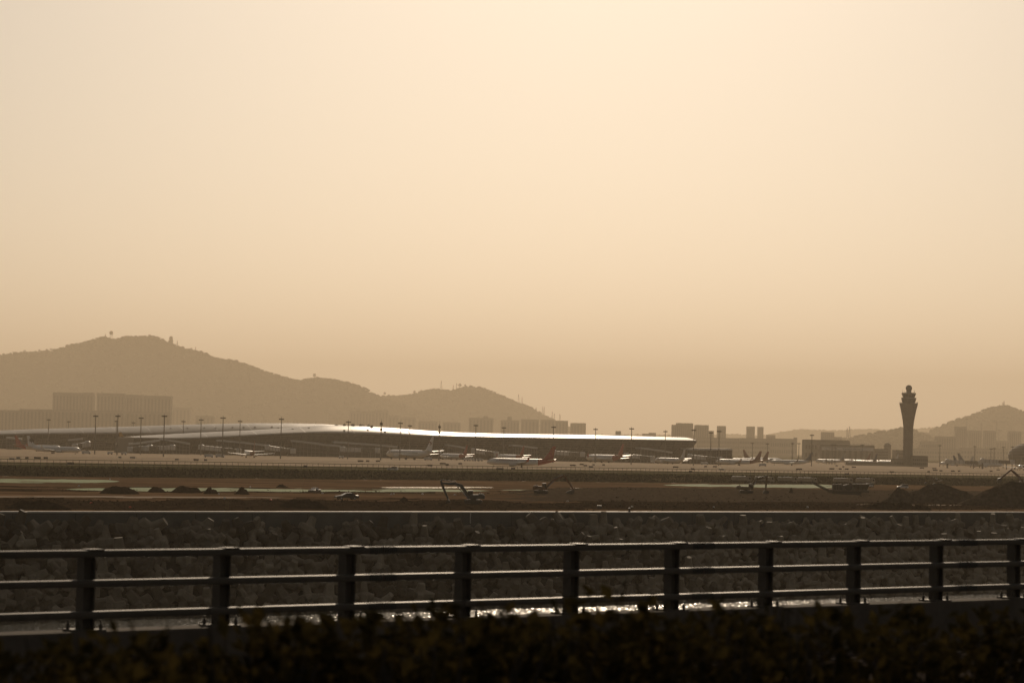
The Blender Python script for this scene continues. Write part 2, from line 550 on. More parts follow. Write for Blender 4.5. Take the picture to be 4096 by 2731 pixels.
# hills -----------------------------------------------------------
def ridge(name, pts, Y, front, back, label_seed, zmin=0):
    Y = FAR(Y); front *= 1.4; back *= 1.4
    xs = np.array([p[0] for p in pts], float); ys = np.array([p[1] for p in pts], float)
    X = np.arange(xs[0], xs[-1] + 1, 7.0)
    yy = np.interp(X, xs, ys) + 1.2 * fbm(X / 17, X * 0 + label_seed, 3)
    R = [D(a, b, Y) for a, b in zip(X, yy)]
    rx = np.array([p.x for p in R]); rz = np.maximum(np.array([p.z for p in R]) - 5, 1)
    rows = [(-front, 0), (-front * .8, .1), (-front * .6, .24), (-front * .42, .42), (-front * .27, .62), (-front * .15, .8), (-front * .06, .94), (0, 1), (back * .25, .85), (back * .6, .45), (back, 0)]
    P = []
    for k, (dy, f) in enumerate(rows):
        for i in range(len(X)):
            n = float(fbm(rx[i] / 160 + 3 * label_seed, dy / 300, 3))
            z = rz[i] * f * (1 + (.35 * n * (1 - f) if 0 < f < 1 else 0))
            P.append((rx[i] * (1 + dy / Y), Y + dy, z))
    n = len(X)
    fs = [(k * n + i, k * n + i + 1, (k + 1) * n + i + 1, (k + 1) * n + i) for k in range(len(rows) - 1) for i in range(n - 1)]
    mb = MB(); mb.add(P, fs)
    o = struct(name, mb, M_hill, smooth=60)
    # woodland clumps that cover the slope and break up the skyline
    wb = MB(); r = np.random.RandomState(int(label_seed * 10))
    for c in range(int(len(X) * 9)):
        i = r.randint(0, n - 1)
        if r.rand() < .38:
            k = 7; s = r.uniform(5, 11); base = Vector(P[k * n + i])
        else:
            k = r.randint(1, 7); f = r.rand()
            base = Vector(P[k * n + i]).lerp(Vector(P[(k + 1) * n + i]), f); s = r.uniform(8, 18)
        base.x += r.uniform(-10, 10)
        h = s * r.uniform(.6, 1.15)
        ang = r.uniform(0, 6)
        if 0: pass
        ring0 = [(base.x + s * .55 * math.cos(ang + j * 1.257), base.y + s * .55 * math.sin(ang + j * 1.257), base.z - 1) for j in range(5)]
        ring1 = [(base.x + s * r.uniform(.7, 1.0) * math.cos(ang + .6 + j * 1.257), base.y + s * .8 * math.sin(ang + .6 + j * 1.257), base.z + h * r.uniform(.3, .5)) for j in range(5)]
        ring2 = [(base.x + s * r.uniform(.5, .75) * math.cos(ang + j * 1.257), base.y + s * .55 * math.sin(ang + j * 1.257), base.z + h * r.uniform(.72, .92)) for j in range(5)]
        top = (base.x + r.uniform(-1, 1), base.y, base.z + h)
        wb.add(ring0 + ring1 + ring2 + [top], [(q5 + j, q5 + (j + 1) % 5, q5 + 5 + (j + 1) % 5, q5 + 5 + j) for q5 in (0, 5) for j in range(5)] + [(10 + j, 10 + (j + 1) % 5, 15) for j in range(5)])
    wo = part('woodland', wb, M_wood, None)
    tag(wo, 'dark woodland covering the hazy hillside', 'woodland', kind='stuff')
    return o


def z6(l): return [(x / 2.352, 1280 + y / 2.352) for x, y in l]
def z7(l): return [(1000 + x / 1.68, 1400 + y / 1.68) for x, y in l]
def z5(l): return [(3200 + x / 2.625, 1500 + y / 2.625) for x, y in l]


hill_l = [(-700, 1470), (-300, 1440)] + z6([(0, 332), (120, 312), (300, 303), (480, 290), (560, 267), (640, 243), (700, 227), (800, 203), (880, 187), (930, 168), (980, 164), (1040, 172), (1110, 182), (1150, 160), (1290, 154), (1430, 152), (1500, 168), (1560, 208), (1640, 228), (1700, 252), (1730, 268), (1850, 288), (1920, 307), (1970, 332), (2010, 354), (2100, 367), (2200, 382), (2260, 402)]) + z7([(0, 105), (150, 160), (250, 187), (320, 204), (400, 190), (480, 188), (580, 201), (680, 223), (760, 253), (820, 288), (900, 325), (1020, 365), (1150, 410), (1300, 470), (1450, 530)])
ridge('hill', hill_l, 9000, 2200, 1500, 1.3)
hill_m = z7([(560, 420), (700, 360), (820, 318), (900, 308), (960, 309), (1090, 299), (1170, 274), (1220, 262), (1300, 264), (1370, 272), (1420, 255), (1450, 246), (1490, 250), (1560, 254), (1610, 269), (1680, 299), (1750, 334), (1800, 354), (1850, 369), (1910, 399), (1960, 429), (2010, 454), (2050, 474), (2100, 499), (2150, 524), (2200, 549), (2260, 580)])
ridge('hill', hill_m, 9800, 2000, 1300, 2.7)
hill_r = z5([(1180, 660), (1300, 622), (1370, 600), (1440, 552), (1500, 531), (1580, 496), (1650, 476), (1720, 451), (1800, 421), (1900, 391), (1960, 356), (2030, 336), (2100, 324), (2150, 326), (2230, 346), (2300, 366), (2420, 410), (2700, 520), (3200, 600)])
ridge('hill', hill_r, 8200, 1800, 1200, 4.1)
hill_f = z5([(440, 690), (560, 656), (640, 632), (720, 634), (830, 606), (900, 600), (990, 571), (1050, 562), (1120, 576), (1190, 581), (1250, 606), (1330, 640), (1500, 700)])
ridge('hill', hill_f, 6600, 1300, 800, 5.9)
far = [(1900, 1775), (2200, 1742), (2500, 1738), (2780, 1742), (2910, 1737), (2945, 1736), (2990, 1742), (3060, 1740), (3200, 1716), (3330, 1722), (3480, 1716), (3600, 1722), (3700, 1712), (3760, 1708), (3900, 1730), (4300, 1750)]
ridge('hill', far, 14000, 1500, 900, 7.7)


# ================================================================ THE SEA WALL AND ITS ARMOUR
wt = thing('sea_wall', 'long grey concrete sea wall with a bright coping above the armour blocks', 'wall')
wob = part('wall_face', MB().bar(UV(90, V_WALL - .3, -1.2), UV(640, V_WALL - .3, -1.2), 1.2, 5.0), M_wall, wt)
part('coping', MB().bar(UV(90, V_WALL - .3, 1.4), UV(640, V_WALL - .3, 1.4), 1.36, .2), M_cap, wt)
pg = D(1843, 2065, 430)
ug, vg = toUV(pg)
part('depth_gauge', MB().bar(UV(ug, V_WALL - .96, -.3), UV(ug, V_WALL - .96, 1.28), .16, .1, up=(0, 1, 0)), M_cap, wt)
for k in range(55):
    u0 = 95 + k * 10.0
    part('wall_joint', MB().bar(UV(u0, V_WALL - .905, -1.4), UV(u0, V_WALL - .905, 1.28), .06, .02, up=(0, 1, 0)), M_slope, wt)

mb = MB()
A = [UV(90, V_WALL - .4, -1.0), UV(640, V_WALL - .4, -1.0), UV(640, V_WALL - 20.5, -15.6), UV(90, V_WALL - 20.5, -15.6)]
mb.add(A, [(0, 1, 2, 3)])
struct('revetment', mb, M_slope)


def armour_mesh():
    # six-limbed concrete armour unit: tapered limbs with cut corners
    mb = MB()

    def oct_ring(c, ax, w_, h_, ch):
        e1, e2 = [(Vector((0, 1, 0)), Vector((0, 0, 1))), (Vector((1, 0, 0)), Vector((0, 0, 1))), (Vector((1, 0, 0)), Vector((0, 1, 0)))][ax]
        o = []
        for x, y in ((w_, h_ - ch), (w_ - ch, h_), (-w_ + ch, h_), (-w_, h_ - ch), (-w_, -h_ + ch), (-w_ + ch, -h_), (w_ - ch, -h_), (w_, -h_ + ch)):
            o.append(c + e1 * x + e2 * y)
        return o
    for ax, L, w0, h0, w1, h1 in ((0, 2.0, .5, .7, .3, .46), (2, 1.55, .74, .5, .46, .32), (1, 1.2, .62, .6, .36, .34)):
        d = Vector((0, 0, 0)); d[ax] = 1
        R = [oct_ring(d * -L, ax, w1, h1, .16), oct_ring(d * -.42, ax, w0, h0, .24), oct_ring(d * .42, ax, w0, h0, .24), oct_ring(d * L, ax, w1, h1, .16)]
        mb.rings(R)
    return mb


am = armour_mesh()
ame = am.mesh('armour_block', M_block)
rs = np.random.RandomState(5)
cand = []
slope = Vector((0, 0, 0))
for row in range(7):
    f = row / 6.0
    v = V_WALL - 2.6 - f * 14.9
    zz = -1.75 - f * 10.6
    n = 0
    u = 150.0 + rs.uniform(0, 2)
    while u < 450:
        cand.append((u, v + rs.uniform(-.5, .5), zz + rs.uniform(-.7, .6) + .5, rs.uniform(.8, 1.35), tuple(rs.uniform(0, 6.283, 3))))
        u += rs.uniform(2.6, 3.6) if row < 2 else rs.uniform(3.0, 4.0)
for k in range(110):                     # a second layer of odd blocks lying on top
    f = rs.rand()
    cand.append((rs.uniform(170, 430), V_WALL - 3.2 - f * 14.0, -.9 - f * 10.6, rs.uniform(.85, 1.1), tuple(rs.uniform(0, 6.283, 3))))
vis = []; rest = []
for c in cand:
    p = UV(c[0], c[1], c[2])
    q = 2048 + F * p.x / p.y
    (vis if -60 < q < 4160 else rest).append((p, c))
vis.sort(key=lambda t: t[0].y)
from mathutils import Euler
sb = MB()
for i, (p, c) in enumerate(vis + rest):
    if i < 300:
        o = link('armour_block', ame)
        o.location = p; o.rotation_euler = c[4]; o.scale = (c[3],) * 3
        tag(o, 'grey concrete armour block tumbled on the slope below the sea wall', 'armour block', 'armour blocks of the sea wall')
    else:
        Mx = Matrix.Translation(p) @ Euler(c[4]).to_matrix().to_4x4() @ Matrix.Scale(c[3], 4)
        sb.add([Mx @ Vector(v) for v in am.v], am.f)
o = part('armour_slope', sb, M_block)
tag(o, 'grey concrete armour blocks piled along the farther sea wall slope', 'armour blocks', kind='stuff')


# ================================================================ THE BRIDGE THE CAMERA RIDES ON
TR = math.radians(42.4)
CR, SR = math.cos(TR), math.sin(TR)


def BR(s, n, z):                         # along the barrier, away from the camera, height
    return Vector((s * CR - n * SR, 37.3 + s * SR + n * CR, z))


mb = MB()
mb.add([BR(-70, .45, 8.74), BR(70, .45, 8.74), BR(70, -44, 8.74), BR(-70, -44, 8.74)], [(0, 1, 2, 3)])
mb.add([BR(-70, .45, 7.2), BR(70, .45, 7.2), BR(70, -44, 7.2), BR(-70, -44, 7.2)], [(0, 3, 2, 1)])
struct('road', mb, M_asphalt)
mb = MB()
mb.bar(BR(-70, .2, 8.3), BR(70, .2, 8.3), .5, 2.2)
struct('bridge_edge', mb, M_curb)
for n_ in (-1.3, -12.0):
    mb = MB(); mb.add([BR(-70, n_, 8.748), BR(70, n_, 8.748), BR(70, n_ - .15, 8.748), BR(-70, n_ - .15, 8.748)], [(0, 1, 2, 3)])
    struct('road_marking', mb, mat('worn marking', (.2, .17, .14), .95, .0))
bt = thing('bridge_barrier', 'dark steel three-rail bridge barrier running across the foreground', 'barrier')
RZ = [(10.37, .088), (10.015, .086), (9.645, .086)]


def rail_profile(zt, h, wd):             # rounded-top hollow section
    pr = []
    r = .02
    for a in (0, 30, 60, 90): pr.append((wd / 2 - r + r * math.sin(math.radians(a)) if 0 else -wd / 2 + r - r * math.cos(math.radians(a)), zt - r + r * math.sin(math.radians(a))))
    for a in (90, 60, 30, 0): pr.append((wd / 2 - r + r * math.cos(math.radians(a)), zt - r + r * math.sin(math.radians(a))))
    for a in (0, 45, 90): pr.append((wd / 2 - .015 + .015 * math.cos(math.radians(a)), zt - h + .015 - .015 * math.sin(math.radians(a))))
    for a in (90, 45, 0): pr.append((-wd / 2 + .015 - .015 * math.cos(math.radians(a)), zt - h + .015 - .015 * math.sin(math.radians(a))))
    return pr


JOINTS = [1538, 2816, 3872]


def s_of(px):
    t = (px - 2048) / F
    return t * 37.3 / (1 - t * math.tan(TR)) / CR


for zt, h in RZ:
    pr = rail_profile(zt, h, .16)
    cuts = [-40] + [s_of(j) for j in JOINTS] + [60]
    for a, b in zip(cuts[:-1], cuts[1:]):
        mb = MB(); mb.rings([[BR(s, n, z) for n, z in pr] for s in (a + .012, b - .012)])
        ro = part('rail', mb, M_steel, bt, smooth=35)
    for j in JOINTS:
        s0 = s_of(j)
        pr2 = [(n * .8, zt - h / 2 + (z - zt + h / 2) * .8) for n, z in pr]
        mb = MB(); mb.rings([[BR(s, n, z) for n, z in pr2] for s in (s0 - .25, s0 + .25)])
        sl = part('expansion_sleeve', mb, M_dark, bt, smooth=35)
        for k in range(-6, 7):
            if k == 0: continue
            mb = MB(); c = s0 + k * .036
            mb.rings([[BR(s, n * 1.06, zt - h / 2 + (z - zt + h / 2) * (1.1 if k % 2 else 1.05)) for n, z in pr] for s in (c - .008, c + .008)])
            part('thread_rib', mb, M_dark, sl)
POST0 = s_of(1063 * 1.7415) + .21
for k in range(-9, 13):
    s = POST0 + 2.0 * k
    mb = MB()
    # slender tapered I section: two flanges and a web, standing behind the rails
    mb.bar(BR(s - .075, .13, 9.42), BR(s - .075, .13, 10.33), .15, .02, up=(CR, SR, 0))
    mb.bar(BR(s + .075, .13, 9.42), BR(s + .075, .13, 10.33), .15, .02, up=(CR, SR, 0))
    mb.bar(BR(s, .13, 9.42), BR(s, .13, 10.33), .012, .13, up=(CR, SR, 0))
    po = part('post', mb, M_steel, bt)
    mb = MB(); mb.bar(BR(s - .2, .14, 9.412), BR(s + .2, .14, 9.412), .34, .028); part('base_plate', mb, M_steel, po)
    mb = MB(); mb.bar(BR(s - .1, .0, 10.376), BR(s + .1, .0, 10.376), .2, .014); part('saddle_cap', mb, M_steel, po)
    for ds in (-.16, .16):
        for dn in (.03, .25):
            mb = MB(); mb.tube(BR(s + ds, dn, 9.42), BR(s + ds, dn, 9.49), .024, n=6); mb.tube(BR(s + ds, dn, 9.48), BR(s + ds, dn, 9.53), .012, n=6)
            part('anchor_bolt', mb, M_steel, po)

# ================================================================ TERMINAL
TT = .4
SUT, CUT = math.sin(math.atan(TT)), math.cos(math.atan(TT))


def concourse(name, label, st, Yc, nbay, facade_rows, left_open=True, right_prow=0.0, depth=62.0, crown=28.0, setback=13.0):
    xs = [s[0] for s in st]
    def at(x):
        return (float(np.interp(x, xs, [s[1] for s in st])), float(np.interp(x, xs, [s[2] for s in st])))
    t = thing(name, label, 'terminal', (0, 0, 0))
    def frame(x):
        yt, ye = at(x)
        tt = (x - 2048) / F
        Y = Yc / (1 - tt * TT)
        E = D(x, ye, Y)
        C = Vector((E.x - SUT * crown, E.y + CUT * crown, 0))
        px = 2048 + F * C.x / C.y
        zc = D(x, yt, C.y).z
        return E, zc
    N = 70
    X = np.linspace(xs[0], xs[-1], N)
    R = []; fr = []
    for x in X:
        E, zc = frame(x)
        ze = E.z
        ring = []
        ring.append((1.2, ze - 1.0)); ring.append((0, ze - .8)); ring.append((0, ze - .25))
        for j in range(0, 11):
            f = j / 10.0
            ring.append((.4 + crown * f, ze + max(zc - ze, .3) * math.sin(f * math.pi / 2) ** .85))
        for j in range(1, 7):
            f = j / 6.0
            ring.append((crown + (depth - crown) * f, zc - max(zc - ze, .3) * (1 - math.cos(f * math.pi / 2))))
        ring.append((depth, ze - 1.0))
        R.append([Vector((E.x - SUT * a, E.y + CUT * a, z)) for a, z in ring])
        fr.append((E, zc))
    mb = MB(); mb.rings(R, cap=True)
    part('roof', mb, M_roof, t, smooth=30)
    # standing roof seams
    for k in range(3, N - 2, 6):
        mb = MB()
        prev = None
        for p in R[k][3:14:2]:
            q = p + Vector((0, 0, .04))
            if prev is not None: mb.bar(prev, q, .25, .14)
            prev = q
        part('roof_seam', mb, M_offw, t)
    # glazed wall, leaning out towards the eaves
    def wallpt(i_x, f):
        E, zc = frame(i_x)
        a = setback * (1 - f) ** 1.25 + 1.4
        return Vector((E.x - SUT * a, E.y + CUT * a, (E.z - 1.0) * f))
    mb = MB(); G_ = []
    fs_ = [0, .2, .4, .6, .8, 1.0]
    for f in fs_:
        G_.append([wallpt(xs[0] + (xs[-1] - right_prow * (1 - f) - xs[0]) * i / N, f) for i in range(N + 1)])
    mb.rings(G_, cap=False, closed=False)
    part('glazed_wall', mb, M_glass, t)
    # closing end wall
    for side in (0, -1):
        mb = MB()
        col = [G_[k][side] for k in range(len(fs_))]
        back = [Vector((p.x - SUT * (depth - 6), p.y + CUT * (depth - 6), p.z)) for p in col]
        mb.rings([col, back], cap=False, closed=False)
        part('end_wall', mb, M_fac, t)
    # mullions
    for i in range(nbay + 1):
        fx = i / nbay
        P = []
        for f in fs_:
            x = xs[0] + (xs[-1] - right_prow * (1 - f) - xs[0]) * fx
            p = wallpt(x, f); P.append(Vector((p.x + SUT * .25, p.y - CUT * .25, p.z)))
        mb = MB()
        for a, b in zip(P[:-1], P[1:]): mb.bar(a, b, .45, .5, up=(-SUT, CUT, 0))
        part('mullion', mb, M_mull, t)
    for f in (.22, .36, .5, .62):
        mb = MB(); prev = None
        for i in range(0, N + 1):
            x = xs[0] + (xs[-1] - right_prow * (1 - f) - xs[0]) * i / N
            p = wallpt(x, f); q = Vector((p.x + SUT * .4, p.y - CUT * .4, p.z))
            if prev is not None: mb.bar(prev, q, .3, .55)
            prev = q
        part('transom', mb, M_mull, t)
    # opaque honeycomb band of panels under the eaves
    pm = 0
    for r_, f in enumerate(facade_rows):
        for i in range(nbay):
            if (i + r_) % 2 and r_: fx0, fx1 = (i + .05) / nbay, (i + .95) / nbay
            else: fx0, fx1 = (i + .12) / nbay, (i + .88) / nbay
            f0, f1 = f, f + .085
            def q(fx, ff, off):
                x = xs[0] + (xs[-1] - right_prow * (1 - ff) - xs[0]) * fx
                p = wallpt(x, ff); return Vector((p.x + SUT * off, p.y - CUT * off, p.z))
            o_ = .5 + .12 * ((i * 7 + r_ * 3) % 3)
            mb = MB(); mb.add([q(fx0, f0, o_), q(fx1, f0, o_), q(fx1, f1, o_ + .1), q(fx0, f1, o_ + .1), q(fx0, f0, .2), q(fx1, f0, .2), q(fx1, f1, .2), q(fx0, f1, .2)],
                             [(0, 1, 2, 3), (0, 4, 5, 1), (1, 5, 6, 2), (2, 6, 7, 3), (3, 7, 4, 0)])
            part('facade_panel', mb, M_fac, t)
    def roof_pt(px, py):
        # nearest point of the front half of the roof to that line of sight
        best = None
        for k in range(N):
            for p in R[k][3:14]:
                qx, qy = proj(p)
                d = (qx - px) ** 2 + 4 * (qy - py) ** 2
                if best is None or d < best[0]: best = (d, p)
        return best[1]
    return t, roof_pt


RWi = CM.inverted()


def proj(p):
    q = RWi @ Vector(p)
    return 2048 + F * q.x / -q.z, 1365.5 - F * q.y / -q.z


back_st = [(-140, 1730, 1740), (0, 1723.5, 1736), (136, 1717, 1733), (374, 1711, 1731), (561, 1706, 1732), (800, 1698, 1735), (1038, 1693, 1732), (1200, 1693, 1728), (1334, 1696, 1724), (1420, 1702, 1726)]
tb, rp_b = concourse('terminal_concourse', 'rear terminal concourse with pale roof rising behind the parked jets', back_st, 2760, 60, (.66,), depth=70, crown=34)
front_st = [(538, 1747, 1749), (580, 1744, 1749.5), (620, 1741, 1750), (700, 1737, 1751.5), (800, 1731.5, 1750), (900, 1727, 1745), (970, 1724, 1741), (1038, 1721, 1737), (1140, 1715, 1732), (1191, 1711, 1730.5), (1260, 1705, 1729), (1317, 1701.5, 1729.5), (1400, 1702, 1731), (1480, 1704, 1733), (1600, 1710, 1738), (1736, 1721, 1743), (1872, 1729, 1746), (2076, 1735, 1749), (2400, 1739.5, 1755), (2638, 1746, 1759), (2770, 1749.5, 1761.5), (2788, 1750, 1762)]
tf, rp_f = concourse('terminal_concourse', 'long front terminal concourse with glinting silver roof and dark honeycomb wall', front_st, 2400, 84, (.68, .78, .88), right_prow=42)
for (x, y) in [(813, 1711), (871, 1710), (923, 1710), (979, 1709), (1021, 1708), (1083, 1709), (1114, 1709), (684, 1711), (750, 1711)]:
    p = rp_b(x, y); mb = MB(); mb.prism([(-.9, 0), (.9, 0), (.9, .35), (-.9, .2)], -.4, .4)
    o = part('roof_vent', mb, M_dark, tb); o.location = p
for (x, y) in [(1379, 1717), (1461, 1719), (1548, 1722), (1640, 1724), (1240, 1710), (1170, 1716)]:
    p = rp_f(x, y); mb = MB(); mb.prism([(-.9, 0), (.9, 0), (.9, .35), (-.9, .2)], -.4, .4)
    o = part('roof_vent', mb, M_dark, tf); o.location = p
# small plant on the roof crest
for i, x in enumerate((1372, 1405, 1416, 1435, 1468, 1490)):
    p = rp_f(x, float(np.interp(x, [s[0] for s in front_st], [s[1] for s in front_st]))); mb = MB(); mb.box((0, 0, .6), (2.2, 2, 1.2)); mb.box((.3, 0, 1.5), (.3, .3, 1.4))
    o = part('roof_plant', mb, M_dark, tf); o.location = p


# ---------------------------------------------------------------- gate lounges and jet bridges
def gate(label, x0, x1, yl, yr, Y, depth=26, base=0.0, frame='r'):
    Y = 2400 / (1 - ((x0 + x1) / 2 - 2048) / F * TT) - 34 if x0 > 400 else Y + 150
    a = D(x0, yl, Y); b = D(x1, yr, Y)
    t = thing('gate_lounge', label, 'gate lounge', ((a.x + b.x) / 2, Y, base), math.radians(8), 'gate lounges along the terminal')
    L = b.x - a.x; zl, zr = a.z, b.z
    n = 9
    top = [(-L / 2 + L * i / n, zl + (zr - zl) * (i / n) ** 1.25) for i in range(n + 1)]
    mb = MB(); mb.prism([(-L / 2 + .8, 0), (L / 2 - .8, 0)] + [(x * .97, z - 1.0) for x, z in reversed(top)], 0, depth); part('glazed_body', mb, M_glass, t)
    mb = MB(); mb.prism(top + [(x, z - 1.5) for x, z in reversed(top)], -1.6, depth + 1); part('roof', mb, M_offw, t, smooth=30)
    for i in range(1, n):
        x, z = top[i]; mb = MB(); mb.bar((x * .97, -.1, 0), (x * .97, -.1, z - 1.0), .35, .3, up=(0, 1, 0)); part('mullion', mb, M_mull, t)
    for zz in (.33, .62):
        mb = MB(); mb.bar((-L / 2 + .9, -.12, zl * zz), (L / 2 - .9, -.12, zr * zz), .3, .4); part('transom', mb, M_mull, t)
    for s_, zz in ((-1, zl), (1, zr)):
        mb = MB(); x = s_ * (L / 2 - .4)
        mb.bar((x, -.9, 0), (x, -.9, zz - .9), .9, 1.0, up=(0, 1, 0)); part('end_pier', mb, M_fac, t)
    return t


gate('dark glass gate lounge under the left end of the front roof', 640, 760, 1752, 1771, 1905, 30)
gate('low gate lounge with lit curved roof, leftmost of the front ones', 515, 640, 1772, 1757, 1950, 26)
gate('wedge-shaped gate lounge with roof falling to the right beside the rear-view jet', 868, 1072, 1757, 1778, 1975, 26)
gate('dark wedge gate lounge with sunlit slanted roof left of the white wide-body', 1168, 1310, 1759, 1776, 1990, 28)
gate('small pale gate lounge block next to the white wide-body jet', 1312, 1362, 1776, 1780, 1985, 18)
gate('long thin gate lounge sloping down behind the white wide-body', 1335, 1590, 1764, 1783, 2080, 22)
gate('gate lounge with pale roof behind the small red-tailed jet', 1790, 1866, 1776, 1789, 2140, 22)
gate('gate lounge with pale roof above the tail of the taxiing jet', 2050, 2150, 1777, 1788, 2190, 24)
gate('gate lounge with bright curved roof under the prow of the terminal', 2560, 2690, 1788, 1806, 2225, 24)
gate('dark box gate lounge at the right end of the terminal', 2745, 2930, 1792, 1794, 2300, 26)
gate('gate lounge with a pale roof at the far left edge', 25, 85, 1747, 1752, 2330, 20)
gate('gate lounge with a bright roof tip behind the maple-leaf jet', 272, 330, 1756, 1751, 2300, 20)


def jetway(label, x0, y0, x1, y1, Y, h=3.4, Y2=None):
    Y = 2400 / (1 - ((x0 + x1) / 2 - 2048) / F * TT) - 60 if 400 < x0 < 3500 else Y
    a = D(x0, y0, Y); b = D(x1, y1, Y - 14)
    t = thing('jet_bridge', label, 'jet bridge', (a.x, a.y, 0), 0, 'jet bridges on the apron')
    b = b - Vector((a.x, a.y, 0)); a = Vector((0, 0, a.z))
    d = (b - a).normalized()
    m_ = a.lerp(b, .55)
    mb = MB(); mb.bar(a, m_, 3.4, h); part('outer_tunnel', mb, M_offw, t)
    mb = MB(); mb.bar(m_, b, 2.9, h * .86); part('inner_tunnel', mb, M_fac, t)
    for k in range(1, 8):
        p = a.lerp(b, k / 8); mb = MB(); mb.bar(p - d * .15, p + d * .15, 3.6, h * 1.06); part('tunnel_rib', mb, M_mull, t)
    mb = MB(); mb.lathe([(2.4, a.z - h * .55), (2.4, a.z + h * .55), (1.2, a.z + h * .75)], 10, (a.x, a.y, 0)); part('rotunda', mb, M_offw, t)
    mb = MB(); mb.tube((a.x, a.y, 0), (a.x, a.y, a.z - h * .5), .9, n=8); part('rotunda_column', mb, M_mull, t)
    p = a.lerp(b, .8)
    for s_ in (-1.3, 1.3):
        mb = MB(); mb.bar((p.x, p.y + s_, 0), (p.x, p.y + s_, p.z - h * .4), .5, .5, up=(0, 1, 0)); part('drive_leg', mb, M_mull, t)
    mb = MB(); mb.lathe([(2.2, b.z - h * .6), (2.4, b.z + h * .4), (1.6, b.z + h * .62)], 10, (b.x, b.y, 0)); part('cab', mb, M_offw, t)
    return t


for a in [('jet bridge left of the rear-view jet, below the wedge lounge', 805, 1789, 955, 1803, 1935),
          ('jet bridge reaching right from the wedge lounge to a service stand', 1070, 1790, 1172, 1803, 1950),
          ('jet bridge beside the nose of the white wide-body', 1370, 1797, 1510, 1801, 2060),
          ('jet bridge between the two small red-tailed jets', 1895, 1803, 1985, 1815, 2170),
          ('jet bridge by the engine of the red-tailed wide-body', 2215, 1810, 2330, 1817, 2190),
          ('jet bridge left of the white jet under the prow', 2505, 1822, 2610, 1832, 2230),
          ('jet bridge in front of the dark box lounge', 2760, 1826, 2880, 1836, 2290),
          ('jet bridge behind the nose of the maple-leaf jet', 350, 1776, 300, 1785, 2100),
          ('jet bridge pair at the leftmost front lounge', 600, 1790, 520, 1796, 1900),
          ('jet bridge under the curved lounge roof at left', 690, 1790, 585, 1793, 1880),
          ('long jet bridge on the far right apron', 3790, 1846, 3920, 1850, 2650),
          ('second long jet bridge on the right, nearer the dome', 3930, 1843, 4050, 1848, 2600)]:
    jetway(*a)


# ================================================================ CONTROL TOWER
ct = thing('control_tower', 'tall flared concrete control tower with a radar ball on top', 'control tower', G(3631, 1866, 0) * 1.0)
YT = 2860.0
pt = D(3631, 1850, YT)
ct.location = (pt.x, YT, 0)
s_ = YT / F / 2.625
def tz(y): return D(3632, 1500 + y / 2.625, YT).z
prof = [(48, 970), (48, 640), (49, 560), (52, 520), (58, 480), (66, 430), (76, 380), (86, 335), (93, 312)]
mb = MB(); mb.lathe([(r * s_, max(tz(y), 0) if y < 960 else 0) for r, y in prof], 20); part('shaft', mb, M_conc, ct, smooth=40)
for k in range(20):
    a = 2 * math.pi * k / 20
    mb = MB()
    for (r0, y0), (r1, y1) in zip(prof[:-1], prof[1:]):
        z0 = 0 if y0 > 960 else tz(y0)
        mb.bar((r0 * s_ * math.cos(a), r0 * s_ * math.sin(a), z0), (r1 * s_ * math.cos(a), r1 * s_ * math.sin(a), tz(y1)), .5, .5, up=(math.cos(a), math.sin(a), .01))
    part('rib', mb, M_conc, ct)
def ring_part(name, pr, m, n=20):
    mb = MB(); mb.lathe([(r * s_, tz(y)) for r, y in pr], n); return part(name, mb, m, ct, smooth=35)
ring_part('gallery_deck', [(93, 313), (97, 308), (97, 294), (70, 292)], M_conc)
ring_part('equipment_storey', [(67, 293), (78, 252), (80, 244), (60, 242)], M_bld2)
ring_part('balcony_rim', [(60, 243), (80, 241), (80, 236), (58, 235)], M_offw)
gl = ring_part('cab_glass', [(57, 236), (63, 220), (72, 202)], M_glass)
for k in range(14):
    a = 2 * math.pi * k / 14; mb = MB(); mb.bar((57.5 * s_ * math.cos(a), 57.5 * s_ * math.sin(a), tz(236)), (72.5 * s_ * math.cos(a), 72.5 * s_ * math.sin(a), tz(202)), .35, .35); part('cab_mullion', mb, M_mull, gl)
ring_part('cab_roof', [(72, 203), (76, 199), (76, 187), (40, 184)], M_conc)
ring_part('radar_neck', [(27, 186), (27, 160)], M_conc, 16)
import math as _m
mb = MB(); mb.lathe([(34 * _m.sin(_m.pi * k / 12) + .01, 137 + 34 * _m.cos(_m.pi * k / 12)) for k in range(13)], 18)
mb.v = [(x * s_, y * s_, tz(z)) for x, y, z in mb.v]; part('radar_ball', mb, M_bld, ct, smooth=60)
for (r, a, y) in ((64, .3, 150), (64, 2.9, 148), (60, 1.2, 160), (60, 4.4, 160), (50, 3.6, 165), (55, 5.9, 158)):
    mb = MB(); mb.tube((r * s_ * math.cos(a), r * s_ * math.sin(a), tz(186)), (r * s_ * math.cos(a), r * s_ * math.sin(a), tz(y)), .16, .08, 5); part('antenna', mb, M_mast, ct)
for k in range(26):
    a = 2 * math.pi * k / 26; mb = MB(); mb.tube((95 * s_ * math.cos(a), 95 * s_ * math.sin(a), tz(294)), (95 * s_ * math.cos(a), 95 * s_ * math.sin(a), tz(282)), .12, n=4); part('railing_post', mb, M_mast, ct)


